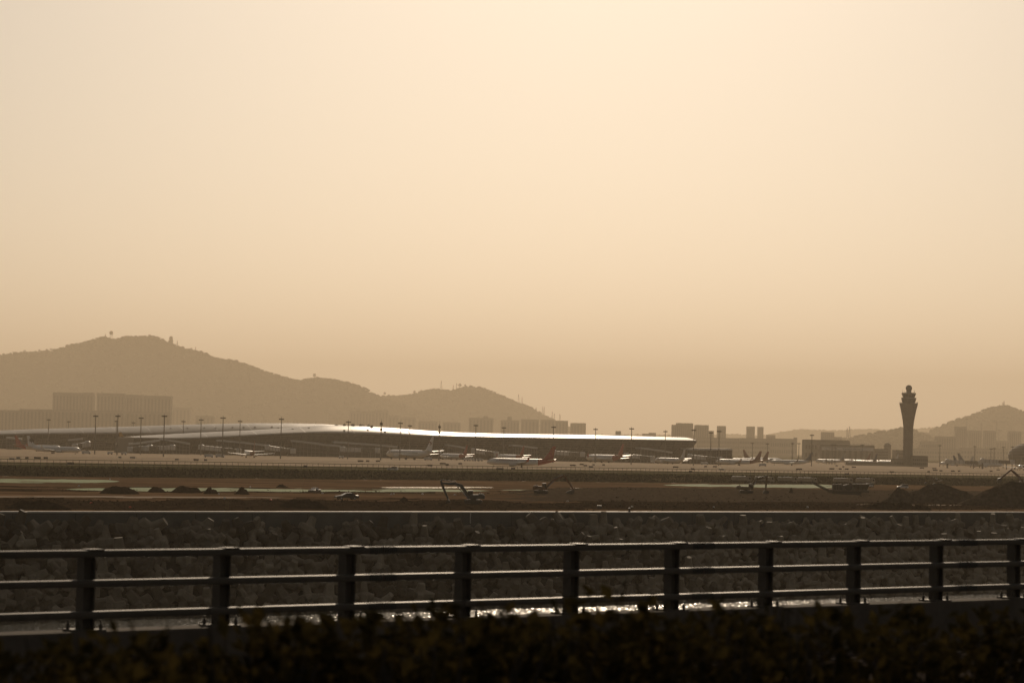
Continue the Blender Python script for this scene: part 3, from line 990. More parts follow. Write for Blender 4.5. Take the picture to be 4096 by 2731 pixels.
# ================================================================ BUILDINGS
def bld(label, x0, x1, yt, Y, depth=40, bays=0, rows=0, name='building', m=None, group='buildings in the haze', parapet=True, cat='building', fl=None):
    Y = FAR(Y)
    a = D(x0, yt, Y); b = D(x1, yt, Y); W = b.x - a.x; h = (a.z + b.z) / 2
    t = thing(name, label, cat, ((a.x + b.x) / 2, Y, 0), 0, group)
    mb = MB(); mb.box((0, depth / 2, h / 2), (W, depth, h)); part('wall', mb, m or M_bld, t)
    if parapet:
        mb = MB(); mb.box((0, depth / 2, h + .6), (W * .985, depth * .98, 1.2)); part('parapet', mb, M_bld2, t)
    if bays:
        bw = W / bays
        wb = {}
        for i in range(bays):
            x = -W / 2 + bw * (i + .5)
            if rows:
                ph = h / (rows + .6)
                for j in range(rows):
                    if 'm' not in wb:
                        q = MB(); q.box((0, 0, 0), (bw * .62, .5, ph * .5)); wb['m'] = q.mesh('window', M_win)
                    o = link('window', wb['m'], t); o.location = (x, -.12, ph * (j + .75))
            else:
                if 'm' not in wb:
                    q = MB(); q.box((0, 0, 0), (bw * .45, .6, h * .92)); wb['m'] = q.mesh('window_bay', M_winf)
                o = link('window_bay', wb['m'], t); o.location = (x, -.15, h * .48)
    return t


def b6(l, x0, x1, y, Y, **k): return bld(l, x0 / 2.352, x1 / 2.352, 1280 + y / 2.352, Y, **k)
def b7(l, x0, x1, y, Y, **k): return bld(l, 1000 + x0 / 1.68, 1000 + x1 / 1.68, 1400 + y / 1.68, Y, **k)
def b4(l, x0, x1, y, Y, **k): return bld(l, 2400 + x0 / 2.94, 2400 + x1 / 2.94, 1640 + y / 2.94, Y, **k)
def b5(l, x0, x1, y, Y, **k): return bld(l, 3200 + x0 / 2.625, 3200 + x1 / 2.625, 1500 + y / 2.625, Y, **k)


RB = dict(group='residential slabs under the left hill')
b6('tall slab block at the left end of the high row below the hill', 497, 775, 686, 5600, bays=9, **RB)
b6('second tall slab from the left in the high row below the hill', 782, 880, 687, 5620, bays=3, **RB)
b6('middle tall slab in the high row below the hill', 912, 1172, 692, 5610, bays=8, **RB)
b6('fourth tall slab of the high row, right of its middle', 1188, 1345, 706, 5630, bays=5, **RB)
b6('tall slab closing the right end of the high row', 1352, 1612, 716, 5610, bays=8, **RB)
b6('low slab block at the left picture edge under the hill', -60, 176, 850, 4960, bays=7, **RB)
b6('low slab with a flat top left of the high row', 182, 492, 842, 4990, bays=9, **RB)
b6('long low block in front of the high slab row', 500, 1170, 853, 4970, bays=18, **RB)
b6('low block in front of the right part of the high row', 1180, 1600, 868, 5000, bays=10, **RB)
b6('pale faint block just right of the high slab row', 1618, 1790, 828, 7000, bays=5, **RB)
b6('small low block over the left concourse roof', 1838, 2010, 902, 6400, bays=5, **RB)
MBk = dict(group='blocks below the middle hill')
b7('wide block below the saddle between the two hills', 672, 838, 412, 7400, bays=8, **MBk)
b7('slightly taller block joined right of the wide one below the saddle', 842, 930, 407, 7450, bays=4, **MBk)
b7('lower block beside the saddle blocks', 933, 1000, 442, 7400, bays=3, **MBk)
b7('faint block behind the second antenna pole', 1003, 1112, 453, 7500, bays=4, **MBk)
b7('low wide block behind the roof right of the antenna pole', 1132, 1260, 480, 6800, bays=6, **MBk)
b7('low block left of the stepped tower block', 1296, 1415, 487, 6700, bays=5, **MBk)
b7('stepped tower block with a raised centre under the middle hill', 1472, 1635, 458, 6300, bays=7, **MBk)
b7('raised core of the stepped tower block', 1565, 1602, 448, 6345, bays=0, depth=14, **MBk)
b7('twin-topped block second from the hill foot', 1685, 1810, 473, 6300, bays=6, **MBk)
b7('narrow raised core on the twin-topped block', 1730, 1760, 450, 6342, bays=0, depth=14, **MBk)
b7('block with a raised stair core near the hill foot', 1822, 1942, 468, 6350, bays=5, **MBk)
b7('slim pale block at the hill foot', 1952, 2048, 470, 6450, bays=4, **MBk)
b7('dark rounded block closing the foot of the middle hill', 2052, 2138, 476, 6200, bays=4, **MBk)
b7('low block standing clear right of the hill foot', 2154, 2258, 492, 6200, bays=5, **MBk)
RBk = dict(group='towers right of the terminal')
b4('left wing of the wide office block above the terminal prow', 850, 900, 176, 5000, bays=2, **RBk)
b4('wide dark office block above the terminal prow', 902, 1097, 157, 5010, bays=8, **RBk)
b4('squarer office block right of the widest one', 1120, 1279, 179, 5050, bays=6, **RBk)
b4('low annex between the office blocks', 1281, 1340, 247, 5100, bays=3, **RBk)
b4('slim tower with a notched top right of the office blocks', 1385, 1482, 190, 5300, bays=4, **RBk)
b4('left one of two slim towers standing alone', 1733, 1822, 196, 5600, bays=4, **RBk)
b4('right one of two slim towers standing alone', 1862, 1924, 200, 5700, bays=3, **RBk)
b4('low block right of the two slim towers', 1968, 2063, 297, 5200, bays=5, **RBk)
b4('round-topped block above the bright roof edge', 188, 247, 250, 4800, bays=3, **RBk)
b4('low unfinished block above the roof, left one', 500, 575, 280, 5600, bays=4, **RBk)
b4('low unfinished block above the roof, right one', 578, 660, 270, 5600, bays=5, **RBk)
AB = dict(group='airport buildings behind the far apron')
b4('long low old terminal building behind the parked jets', 1142, 1640, 330, 4600, bays=26, rows=3, **AB)
b4('second length of the old terminal with a stepped roof', 1640, 1998, 336, 4580, bays=18, rows=3, **AB)
b4('flat cargo hall at the end of the old terminal', 2002, 2318, 340, 4600, bays=12, rows=2, **AB)
b4('small tower on the cargo hall roof', 2280, 2320, 326, 4650, bays=0, depth=12, **AB)
b5('block standing alone left of the power pylons', 233, 360, 602, 5200, bays=6, **RBk)
b5('low dark block right of the lone block', 370, 442, 652, 5200, bays=3, **RBk)
b5('wide hall roof left of the lettered hangar', 50, 525, 688, 4300, bays=14, rows=2, **AB)
hg = b5('aircraft hangar with large lettering along its front', 212, 786, 742, 3800, bays=10, rows=0, name='hangar', cat='hangar', **AB)
zt2 = D(3400, 1500 + 783 / 2.625, 3800).z
mb = MB(); mb.box((0, -.55, zt2 + 1.1), (72, .5, 4.6)); part('fascia', mb, M_offw, hg)
for body, dx, size in (('深圳航空', -.13, 3.3), ('Shenzhen Airlines', .12, 3.6)):
    me = text_mesh(body, size, M_win)
    o = link('lettering', me, hg); W_ = D(3200 + 786 / 2.625, 1780, 3800).x - D(3200 + 212 / 2.625, 1780, 3800).x
    o.location = (W_ * (-.27 if dx < 0 else .08), -.83, D(3400, 1500 + 783 / 2.625, 3800).z); o.rotation_euler = (math.pi / 2, 0, 0)
mb = MB(); mb.bar((-37, -1.2, D(3400, 1785, 3800).z + 3), (37, -1.2, D(3400, 1785, 3800).z + 3), 1.5, .6); part('canopy_truss', mb, M_offw, hg)
b5('office wing with a white roof line left of the control tower', 786, 925, 782, 3900, bays=10, rows=4, **AB)
b5('low office wing beside the tower foot', 1010, 1090, 795, 3800, bays=7, rows=3, **AB)
b5('wide round-topped building behind the control tower', 1275, 1475, 700, 4700, bays=9, rows=3, **AB)
b5('flat building before the right hill', 1432, 1640, 648, 5200, bays=8, **AB)
b5('long low hall right of the control tower', 1190, 1690, 778, 4600, bays=18, rows=2, **AB)
b5('second long low hall, towards the dome', 1690, 2190, 772, 4650, bays=16, rows=2, **AB)
CB = dict(group='unfinished towers under the right hill')
b5('tallest unfinished tower below the right hill', 1642, 1755, 545, 5600, bays=6, **CB)
b5('second unfinished tower, right of the tallest', 1775, 1910, 584, 5650, bays=6, **CB)
b5('third unfinished tower under the wide crane', 1940, 2060, 588, 5600, bays=6, **CB)
b5('low podium between the unfinished towers', 2066, 2198, 694, 5600, bays=5, **CB)
b5('rightmost unfinished tower below the hill', 2202, 2326, 592, 5600, bays=6, **CB)
b5('low equipment building left of the tower foot', 978, 1082, 888, 2850, bays=6, rows=1, depth=18, **AB)
b5('square equipment building right of the tower foot', 1182, 1344, 858, 2845, bays=8, rows=2, depth=24, **AB)
b5('low white wall-like shed before the parked jets left of the tower', 485, 978, 925, 2835, bays=0, depth=6, **AB)
# egg-shaped building at the right edge
eg = thing('domed_hall', 'dark ribbed egg-shaped hall cut by the right picture edge', 'hall')
c0 = D(4150, 1850, 2950); rx = D(4150, 1800, 2950).x - D(4033, 1800, 2950).x; zt_ = D(4130, 1766, 2950).z; zb = D(4130, 1842, 2950).z
eg.location = (c0.x, 2950, 0)
zc = zt_ * .46; rzz = zt_ - zc
RR = []
for k in range(0, 13):
    ph = -math.pi / 2 * .62 + (math.pi / 2 * 1.62) * k / 12
    r = rx * math.cos(ph) * 1.0; RR.append((max(r, .05), zc + rzz * math.sin(ph)))
RR = [(RR[0][0], 0)] + RR
mb = MB(); mb.lathe(RR, 28); o = part('shell', mb, M_bld2, eg, smooth=60)
for k in range(1, 12):
    r, z = RR[k + 1]; mb = MB(); mb.lathe([(r + .15, z - .35), (r + .5, z), (r + .15, z + .35)], 28); part('shell_rib', mb, M_dark, eg)
dm = thing('dome_building', 'small pale dome rising behind the office wing left of the control tower', 'dome')
c0 = D(3550, 1780, 4200); dm.location = (c0.x, 4200, 0)
zt_ = D(3550, 1770.5, 4200).z; r_ = 38 / 2.625 * 4200 / F
mb = MB(); mb.lathe([(r_, 0), (r_, zt_ - r_ * .9)] + [(r_ * math.cos(a), zt_ - r_ * .9 + r_ * .9 * math.sin(a)) for a in (.3, .6, .9, 1.2, 1.45)], 20); part('shell', mb, M_bld, dm, smooth=50)
mb = MB(); mb.lathe([(r_ + .4, zt_ - r_), (r_ + .4, zt_ - r_ + 1.2)], 20); part('drum_ring', mb, M_bld2, dm)

# ================================================================ MASTS, POLES, PYLONS
def make_mast(h):
    t = thing('floodlight_mast', 'x', 'light mast')
    mb = MB(); mb.tube((0, 0, 0), (0, 0, h), .48, .26, 8); part('pole', mb, M_mast, t, smooth=40)
    mb = MB(); mb.bar((-1.8, 0, h - .4), (1.8, 0, h - .4), .25, .25); mb.bar((0, -1.4, h - .4), (0, 1.4, h - .4), .25, .25); mb.tube((0, 0, h - .8), (0, 0, h + 1.2), .2, .08, 6); part('head_frame', mb, M_mast, t)
    lm = MB(); lm.box((0, 0, 0), (.62, .5, .7)); lme = lm.mesh('lamp', M_dark)
    for x, y in ((-1.55, 0), (-.85, .1), (.85, .1), (1.55, 0), (0, -1.2), (0, 1.2)):
        o = link('lamp', lme, t); o.location = (x, y, h - .6); o.rotation_euler = (.5, 0, 0)
    return t


m28 = make_mast(28.0); m24 = make_mast(24.0)
used = {}
def place_mast(px, py, h, label, group, Yf=None):
    proto = m28 if h == 28 else m24
    d = ray(px, py); k = (h + 1.0 - H) / d.z; Y = d.y * k
    o = proto if h not in used else copy_tree(proto)
    if Yf:
        Y = Yf; k = Y / d.y; o.scale = (1, 1, (H + d.z * k) / (h + 1.0))
    used[h] = 1
    o.location = (d.x * k, Y, 0); o.rotation_euler = (0, 0, random.uniform(-.5, .5))
    tag(o, label, 'light mast', group)


ORD = ['leftmost', 'second from left', 'third from left', 'fourth from left', 'fifth from left', 'sixth from left', 'seventh from left', 'eighth from left', 'ninth from left', 'tenth from left', 'eleventh from left', 'third from right', 'second from right', 'rightmost']
for i_, (x, y) in enumerate([(195, 1672), (383, 1655), (472, 1655), (565, 1663), (658, 1655), (893, 1662), (1126, 1667), (1394, 1679), (1602, 1684), (1904, 1693), (2215, 1700), (2527, 1706), (2776, 1712), (2877, 1717)]):
    place_mast(x, y, 28, 'tall floodlight mast standing before the terminal, ' + ORD[i_] + ' of that row', 'masts in front of the terminal')
for i_, (x, y) in enumerate([(275, 1680), (466, 1678), (534, 1684), (734, 1678), (793, 1691), (805, 1671), (961, 1677), (1346, 1694), (1450, 1694), (1640, 1695), (2016, 1703), (2383, 1709), (2662, 1718), (2844, 1723)]):
    place_mast(x, y, 28, 'floodlight mast top showing above the roof from behind, ' + ORD[i_] + ' of those', 'masts behind the terminal roof')
for x, y in [(3010, 1767), (3070, 1769), (3170, 1768), (3196, 1768), (3329, 1772), (3341, 1772), (3449, 1774), (3306, 1793)]:
    place_mast(x, y, 24, 'hazy floodlight mast among the jets left of the control tower', 'masts left of the control tower', 2930)
for x, y in [(3760, 1776), (3900, 1780), (3964, 1789), (3977, 1788), (4014, 1783), (4050, 1781)]:
    place_mast(x, y, 24, 'hazy floodlight mast on the apron right of the control tower', 'masts right of the control tower', 2900)
place_mast(3248, 1733, 28, 'single tallest mast left of the control tower, behind a dark blue tail', 'masts left of the control tower')


def telecom(px, py, Y, h, label):
    t = thing('antenna_pole', label, 'antenna pole', (D(px, py, Y).x, Y, 0), 0, 'antenna poles')
    z = D(px, py, Y).z; z0 = D(px, py + 64, Y).z
    mb = MB(); mb.tube((0, 0, 0), (0, 0, z * .8 + z0 * .2), .5, .25, 8); part('pole', mb, M_mast, t)
    mb = MB(); mb.tube((0, 0, z * .8 + z0 * .2), (0, 0, z), .1, .04, 5); part('whip', mb, M_mast, t)
    for zz in (.28, .62):
        for a in range(6):
            c = math.cos(a * 1.047); s = math.sin(a * 1.047); zc = z0 + (z - z0) * zz
            mb = MB(); mb.box((c * .85, s * .85, zc), (.3, .28, 1.9), a * 1.047); mb.bar((0, 0, zc), (c * .8, s * .8, zc), .1, .1); part('panel_antenna', mb, M_dark, t)


telecom(1526, 1671, 2000, 30, 'antenna pole with two rings of panels before the curved roof')
telecom(1759, 1683, 2080, 30, 'antenna pole with stubby panels above the roof right of the crest')


def pylon(px, ytop, ybase, Y, label, arms=2):
    Y = FAR(Y)
    b = D(px, ybase, Y); h = D(px, ytop, Y).z - b.z
    t = thing('lattice_pylon', label, 'pylon', (b.x, Y, b.z - 3), 0, 'pylons on the hills')
    h += 3; w0 = h * .09; n = 5
    mb = MB()
    for sx in (-1, 1):
        for sy in (-1, 1): mb.bar((sx * w0, sy * w0, 0), (sx * w0 * .15, sy * w0 * .15, h), 1.5, 1.5)
    for k in range(n):
        f0, f1 = k / n, (k + 1) / n; a = w0 * (1 - .85 * f0); b_ = w0 * (1 - .85 * f1)
        mb.bar((-a, -a, h * f0), (b_, -b_, h * f1), .9, .9); mb.bar((a, -a, h * f0), (-b_, -b_, h * f1), .9, .9)
    part('lattice_mast', mb, M_mast, t)
    for k in range(arms):
        z = h * (.72 + .14 * k); mb = MB(); mb.bar((-w0 * 1.1, 0, z), (w0 * 1.1, 0, z), .7, .7); part('cross_arm', mb, M_mast, t)


P7 = [(1285, 205, 256, 'tall mast on the left shoulder of the middle hill'), (1365, 235, 270, 'short pylon in the dip of the middle hill top'), (1388, 222, 264, 'thin pylon just left of the middle hill summit trees'),
      (1805, 295, 352, 'left pylon of the pair on the right flank of the middle hill'), (1828, 315, 360, 'right pylon of the pair on the right flank of the middle hill'), (1922, 380, 405, 'small pylon halfway down the right flank'),
      (1966, 378, 432, 'left of the close pair low on the right flank'), (1977, 378, 437, 'right of the close pair low on the right flank'), (2030, 410, 465, 'left pylon of the lowest pair at the hill foot'),
      (2045, 425, 472, 'right pylon of the lowest pair at the hill foot'), (2082, 428, 488, 'pylon nearest the hill foot'), (692, 210, 226, 'small pole on the saddle of the left hill')]
for x, y0, y1, l in P7: pylon(1000 + x / 1.68, 1400 + y0 / 1.68, 1400 + y1 / 1.68, 9700, l + ', grey lattice')
for x, y0, y1, l in [(495, 558, 665, 'left power pylon of the pair right of the lone block'), (518, 540, 665, 'right power pylon of the pair right of the lone block'), (2130, 285, 325, 'left mast on the summit of the right hill'), (2142, 272, 325, 'taller right mast on the summit of the right hill')]:
    pylon(3200 + x / 2.625, 1500 + y0 / 2.625, 1500 + y1 / 2.625, 8150 if x > 1000 else 7000, l, 3)
pylon(709, 1280 + 192 / 2.352, 1280 + 240 / 2.352, 8950, 'lattice mast right of the radar house on the left hill', 1)
pylon(422, 1280 + 130 / 2.352, 1280 + 168 / 2.352, 8950, 'thin mast left of the radar ball on the left hill', 1)
pylon(782, 1280 + 250 / 2.352, 1280 + 280 / 2.352, 8950, 'small mast right of the summit of the left hill', 1)


def radar(px, yc, r, ybase, Y, label, house):
    Y = FAR(Y)
    c = D(px, yc, Y); b = D(px, ybase, Y); R = r * Y / F
    t = thing('radar_station', label, 'radar', (c.x, Y, b.z - 2), 0, 'radar balls on the left hill')
    zc = c.z - b.z + 2
    mb = MB(); mb.lathe([(max(R * math.sin(math.pi * k / 10), .02), zc - R * math.cos(math.pi * k / 10)) for k in range(11)], 16); part('radar_ball', mb, M_bld2, t, smooth=60)
    mb = MB(); mb.lathe([(R * 1.1, zc - R * .9), (R * 1.1, zc - R * .7)], 12); part('deck', mb, M_bld2, t)
    if house:
        mb = MB(); mb.box((0, 0, (zc - R) * .5), (R * 2.0, R * 2, zc - R)); mb.box((0, 0, (zc - R) * .75), (R * 2.6, R * 2.4, 2)); part('house', mb, M_bld2, t)
    else:
        mb = MB()
        for sx in (-1, 1):
            for sy in (-1, 1): mb.bar((sx * R * .55, sy * R * .5, 0), (sx * R * .55, sy * R * .5, zc - R * .8), 1.0, 1.0)
        for k in range(3): mb.bar((-R * .55, -R * .5, (zc - R) * k / 3), (R * .55, -R * .5, (zc - R) * (k + 1) / 3), .9, .9)
        part('trestle', mb, M_bld2, t)


radar(445, 1280 + 120 / 2.352, 7.6, 1280 + 170 / 2.352, 8950, 'radar ball on an open trestle at the left hill summit', False)
radar(684, 1280 + 170 / 2.352, 7.8, 1280 + 222 / 2.352, 8950, 'radar ball on a squat house right of the left hill summit', True)


def crane(px, ytop, ybase, jl, jr, Y, label):
    Y = FAR(Y)
    b = D(px, ybase, Y); T_ = D(px, ytop, Y)
    t = thing('tower_crane', label, 'crane', (b.x, Y, b.z), 0, 'cranes over the unfinished towers'); h = T_.z - b.z
    k = Y / F
    mb = MB(); mb.bar((0, 0, 0), (0, 0, h), 1.8, 1.8, up=(0, 1, 0)); part('crane_mast', mb, M_mast, t)
    mb = MB(); mb.bar((-jl * k, 0, h), (jr * k, 0, h), 1.2, 1.5); part('jib', mb, M_mast, t)
    mb = MB(); mb.bar((0, 0, h), (0, 0, h + 6), .8, .8, up=(0, 1, 0)); mb.bar((0, 0, h + 6), (jr * k * .7, 0, h + .8), .3, .3); mb.bar((0, 0, h + 6), (-jl * k * .8, 0, h + .8), .3, .3); part('apex', mb, M_mast, t)


crane(3867, 1676, 1706, 8, 10, 5650, 'small crane on the tallest unfinished tower')
crane(3925, 1698, 1722, 3, 4, 5700, 'short crane on the second unfinished tower')
crane(3986, 1688, 1724, 18, 44, 5650, 'wide crane over the third unfinished tower')
crane(3995, 1720, 1765, 6, 14, 5640, 'low crane between the third and rightmost towers')


# ================================================================ TAXIWAY SIGNS
SG = []
for l, ox, oy, k in (([(215, 567), (137, 582), (316, 567), (440, 568), (538, 568), (830, 637), (1410, 560), (1560, 562), (2080, 585), (2305, 590)], 0, 1640, 2.94),
                     ([(1240, 668), (1888, 602), (1972, 602), (2093, 602), (65, 590)], 800, 1640, 2.94),
                     ([(502, 632), (708, 633), (352, 656), (555, 648), (1175, 698), (1330, 695), (2136, 640), (2278, 645), (2032, 652), (2180, 655), (2245, 670)], 1600, 1640, 2.94),
                     ([(42, 646), (890, 672), (1242, 665), (1352, 666), (1065, 728), (1428, 702), (1090, 697), (2330, 697)], 2400, 1640, 2.94),
                     ([(10, 990), (335, 985), (423, 986), (490, 987), (455, 962), (565, 966), (385, 950), (965, 1020), (1350, 1015), (1410, 980), (1480, 1005), (1605, 1007), (1670, 1008), (1420, 1000), (2005, 1008), (2080, 994), (2212, 998), (1280, 975), (495, 1043)], 3200, 1500, 2.625)):
    SG += [(ox + x / k, oy + y / k) for x, y in l]
sm = {}
for i, (x, y) in enumerate(SG):
    p = G(x, y + 3.0, 0)
    wd = [2.2, 2.8, 1.8, 3.6][i % 4]
    pale = i in (0, 1, 6, 7, 8, 22, 25, 31)
    key = (wd, pale)
    if key not in sm:
        a = MB(); a.box((0, 0, .75), (wd, .35, .95))
        b = MB(); b.box((-wd * .33, 0, .14), (.12, .2, .28)); b2 = MB(); b2.box((wd * .33, 0, .14), (.12, .2, .28))
        c = MB(); c.box((0, -.19, .75), (wd * .86, .04, .7))
        sm[key] = (a.mesh('cabinet', M_offw if pale else M_sign), b.mesh('leg', M_dark), b2.mesh('leg', M_dark), c.mesh('sign_face', M_fac if pale else M_sign))
    t = thing('taxiway_sign', 'pale low taxiway sign seen against the pavement' if pale else 'small dark box-shaped taxiway sign on the airfield', 'sign', p, random.uniform(-.3, .3), 'pale taxiway signs' if pale else 'dark taxiway signs')
    cb = link('cabinet', sm[key][0], t); link('leg', sm[key][1], t); link('leg', sm[key][2], t); link('sign_face', sm[key][3], t)


# ================================================================ PERIMETER FENCE
ft = thing('perimeter_fence', 'thin wire perimeter fence with forked posts along the top of the bank', 'fence')
pm_ = MB()
pm_.bar((0, 0, 0), (0, 0, 2.35), .11, .11, up=(0, 1, 0)); pm_.bar((0, 0, 2.3), (-.28, 0, 2.75), .07, .07); pm_.bar((0, 0, 2.3), (.28, 0, 2.75), .07, .07)
pme = pm_.mesh('post', M_dark)
u = 480.0; k = 0
while u < 1230:
    p = UV(u, V_FENCE + 1, 0)
    q = 2048 + F * p.x / p.y
    if -80 < q < 4180:
        o = link('post', pme, ft); o.location = p; o.rotation_euler = (0, 0, TH + math.pi / 2 + random.uniform(-.3, .3)); o.scale = (1, 1, random.uniform(.97, 1.06) * (1.12 if k % 5 == 0 else 1))
        k += 1
    u += 2.9
for z, r in ((.3, .03), (1.2, .03), (2.2, .045), (2.7, .03)):
    mb = MB(); mb.bar(UV(470, V_FENCE + 1, z), UV(1240, V_FENCE + 1, z), r, r); part('wire', mb, M_dark, ft)


# ================================================================ AIRCRAFT
PL = {}


def jet_meshes(body, tail, rear, belly, winglet):
    key = (body.name, tail.name, rear.name, belly.name)
    if key in PL: return PL[key]
    L = 39.5
    prof = [(0, .06, -.45), (.008, .5, -.4), (.02, .85, -.3), (.04, 1.25, -.18), (.065, 1.55, -.08), (.1, 1.8, 0), (.14, 1.9, 0), (.3, 1.9, 0), (.5, 1.9, 0), (.66, 1.9, 0), (.74, 1.78, .12), (.82, 1.42, .42), (.89, 1.0, .75), (.95, .6, 1.0), (.985, .3, 1.15), (1, .12, 1.2)]
    def ring(f, r, zc): return [(L / 2 - f * L, r * math.cos(a), 3.15 + zc + r * 1.03 * math.sin(a)) for a in [2 * math.pi * i / 20 for i in range(20)]]
    d = {}
    mb = MB(); mb.rings([ring(*p) for p in prof[:11]]); d['fuselage'] = mb.mesh('fuselage', body, 45)
    mb = MB(); mb.rings([ring(*p) for p in prof[10:]]); d['rear_fuselage'] = mb.mesh('rear_fuselage', rear, 45)
    def X(f): return L / 2 - f * L
    def wing(s):
        mb = MB()
        secs = [(1.3, X(.345), X(.56), 2.0, .55), (5.6, X(.435), X(.555), 2.45, .42), (16.8, X(.575), X(.62), 3.45, .16)]
        R = []
        for y, xl, xt, z, th in secs:
            c = xl - xt
            R.append([(xl, s * y, z), (xl - c * .25, s * y, z + th * .6), (xl - c * .6, s * y, z + th * .45), (xt, s * y, z + .02), (xl - c * .6, s * y, z - th * .35), (xl - c * .25, s * y, z - th * .45)])
        mb.rings(R); return mb
    def wlet(s):
        mb = MB(); mb.rings([[(X(.575), s * 16.8, 3.45), (X(.62), s * 16.8, 3.45), (X(.62), s * 16.9, 3.53), (X(.577), s * 16.9, 3.53)], [(X(.617), s * 17.7, 5.9), (X(.637), s * 17.7, 5.9), (X(.637), s * 17.76, 5.93), (X(.619), s * 17.76, 5.93)]]); return mb
    for s, n in ((1, 'L'), (-1, 'R')):
        d['wing' + n] = wing(s).mesh('wing', belly, 40); d['winglet' + n] = wlet(s).mesh('winglet', winglet)
        mb = MB(); R = []
        for fx, r in ((0, .82), (.06, .98), (.3, 1.05), (.6, .98), (.85, .72), (1.0, .5)):
            R.append([(X(.33) - fx * 4.4, s * 4.9 + r * math.cos(a), 1.75 + r * math.sin(a)) for a in [2 * math.pi * i / 14 for i in range(14)]])
        mb.rings(R); d['engine' + n] = mb.mesh('engine', M_offw, 45)
        mb = MB(); R = [[(X(.33) - fx, s * 4.9 + r * math.cos(a), 1.75 + r * math.sin(a)) for a in [2 * math.pi * i / 14 for i in range(14)]] for fx, r in ((-.02, .72), (.1, .7), (.02, .1))]
        mb.rings(R); d['fan' + n] = mb.mesh('fan', M_dark)
        mb = MB(); mb.bar((X(.38), s * 4.9, 2.7), (X(.46), s * 4.9, 2.75), .3, .7); d['pylon' + n] = mb.mesh('engine_pylon', M_offw)
        mb = MB(); R = []
        for y, xl, xt, z, th in ((.5, X(.865), X(.965), 4.5, .3), (7.1, X(.955), X(.995), 5.2, .1)):
            c = xl - xt; R.append([(xl, s * y, z), (xl - c * .3, s * y, z + th), (xt, s * y, z), (xl - c * .3, s * y, z - th)])
        mb.rings(R); d['stab' + n] = mb.mesh('stabilizer', M_offw)
        mb = MB(); mb.tube((X(.505), s * 2.86, .5), (X(.505), s * 2.6, 2.3), .14, n=6)
        for dy in (-.3, .3): mb.tube((X(.505), s * 2.86 + dy - .14, .55), (X(.505), s * 2.86 + dy + .14, .55), .55, n=12)
        d['gear' + n] = mb.mesh('main_gear', M_tyre)
    mb = MB(); R = []
    for z, xl, xt, th in ((4.6, X(.76), X(.955), .12), (5.6, X(.83), X(.957), .34), (9.0, X(.895), X(.972), .26), (12.4, X(.945), X(.99), .16)):
        c = xl - xt; R.append([(xl, 0, z), (xl - c * .3, th, z), (xt, 0, z), (xl - c * .3, -th, z)])
    mb.rings(R); d['fin'] = mb.mesh('tail_fin', tail)
    mb = MB(); mb.tube((X(.105), 0, .4), (X(.105), 0, 2.0), .1, n=6)
    for dy in (-.2, .2): mb.tube((X(.105), dy - .1, .38), (X(.105), dy + .1, .38), .36, n=10)
    d['ngear'] = mb.mesh('nose_gear', M_tyre)
    mb = MB(); rr = []
    for f, z in ((.026, 3.55), (.043, 4.25)):
        r = np.interp(f, [p[0] for p in prof], [p[1] for p in prof]) + .02
        rr.append([(X(f), r * .94 * math.sin(a), z) for a in np.linspace(-1.15, 1.15, 9)])
    mb.rings(rr, cap=False, closed=False); d['cockpit'] = mb.mesh('cockpit_window', M_glass)
    mb = MB()
    for i in range(46):
        x = X(.14) - i * .5
        for s in (-1, 1): mb.box((x, s * 1.86, 3.75), (.24, .1, .34))
    d['windows'] = mb.mesh('cabin_windows', M_glass)
    PL[key] = d
    return d


def jet(label, px, py, phi, sc_=1.0, body=None, tail=None, rear=None, wl=None, Y=None, name='airliner'):
    p = G(px, py, 0) if Y is None else Vector((X_at(px, 1840, Y), Y, 0))
    d = jet_meshes(body or M_white, tail or M_white, rear or body or M_white, M_offw, wl or tail or M_white)
    t = thing(name, label, 'airliner', p, math.radians(phi), 'airliners at the airport')
    t.scale = (sc_,) * 3
    for n, k in (('fuselage', 'fuselage'), ('rear_fuselage', 'rear_fuselage'), ('tail_fin', 'fin'), ('cockpit_window', 'cockpit'), ('nose_gear', 'ngear')):
        link(n, d[k], t)
    for s in 'LR':
        wo = link('wing', d['wing' + s], t); link('winglet', d['winglet' + s], wo)
        eo = link('engine', d['engine' + s], wo) if 0 else link('engine', d['engine' + s], t)
        link('fan', d['fan' + s], eo); link('engine_pylon', d['pylon' + s], eo)
        link('stabilizer', d['stab' + s], t); link('main_gear', d['gear' + s], t)
    o = link('cabin_windows', d['windows'], t); o['kind'] = 'stuff'
    return t


jet('white jet with a red tail behind the maple-leaf jet at the left edge', 150, 1809, -4, 1.0, tail=M_red, rear=M_red, Y=2230)
pl_leaf = jet('white jet with a dark maple leaf on its tail, nose right, at left', 213, 1814, -3)
jet('jet showing only a gold-marked tail above the left gate lounge', 590, 1800, -14, 1.38, tail=M_gold, rear=M_white, Y=2330)
jet('small dark-tailed jet seen from behind with both wings spread', 1000, 1830, 105, tail=M_dkred, rear=M_dkred)
pl_wide = jet('large white wide-body jet with a swirl on its tail, parked nose-in', 1640, 1838, 131, 1.48)
jet('small red-tailed jet right of the white wide-body', 1815, 1839, 126, tail=M_red, rear=M_red)
jet('red-tailed jet half hidden behind the taxiing airliner', 2042, 1842, 126, tail=M_red, rear=M_red)
pl_taxi = jet('white and red airliner taxiing to the left in side view, nearest of all', 2085, 1869.5, 177.5, tail=M_red, rear=M_red)
jet('red-tailed jet with a glinting wing right of the taxiing airliner', 2420, 1850, 126, 1.3, tail=M_red, rear=M_red)
jet('white jet parked below the terminal prow', 2680, 1855, 128, tail=M_offw)
jet('white jet with a dark red tail, nose left, right of the terminal prow', 2955, 1861, 166, tail=M_dkred, rear=M_dkred)
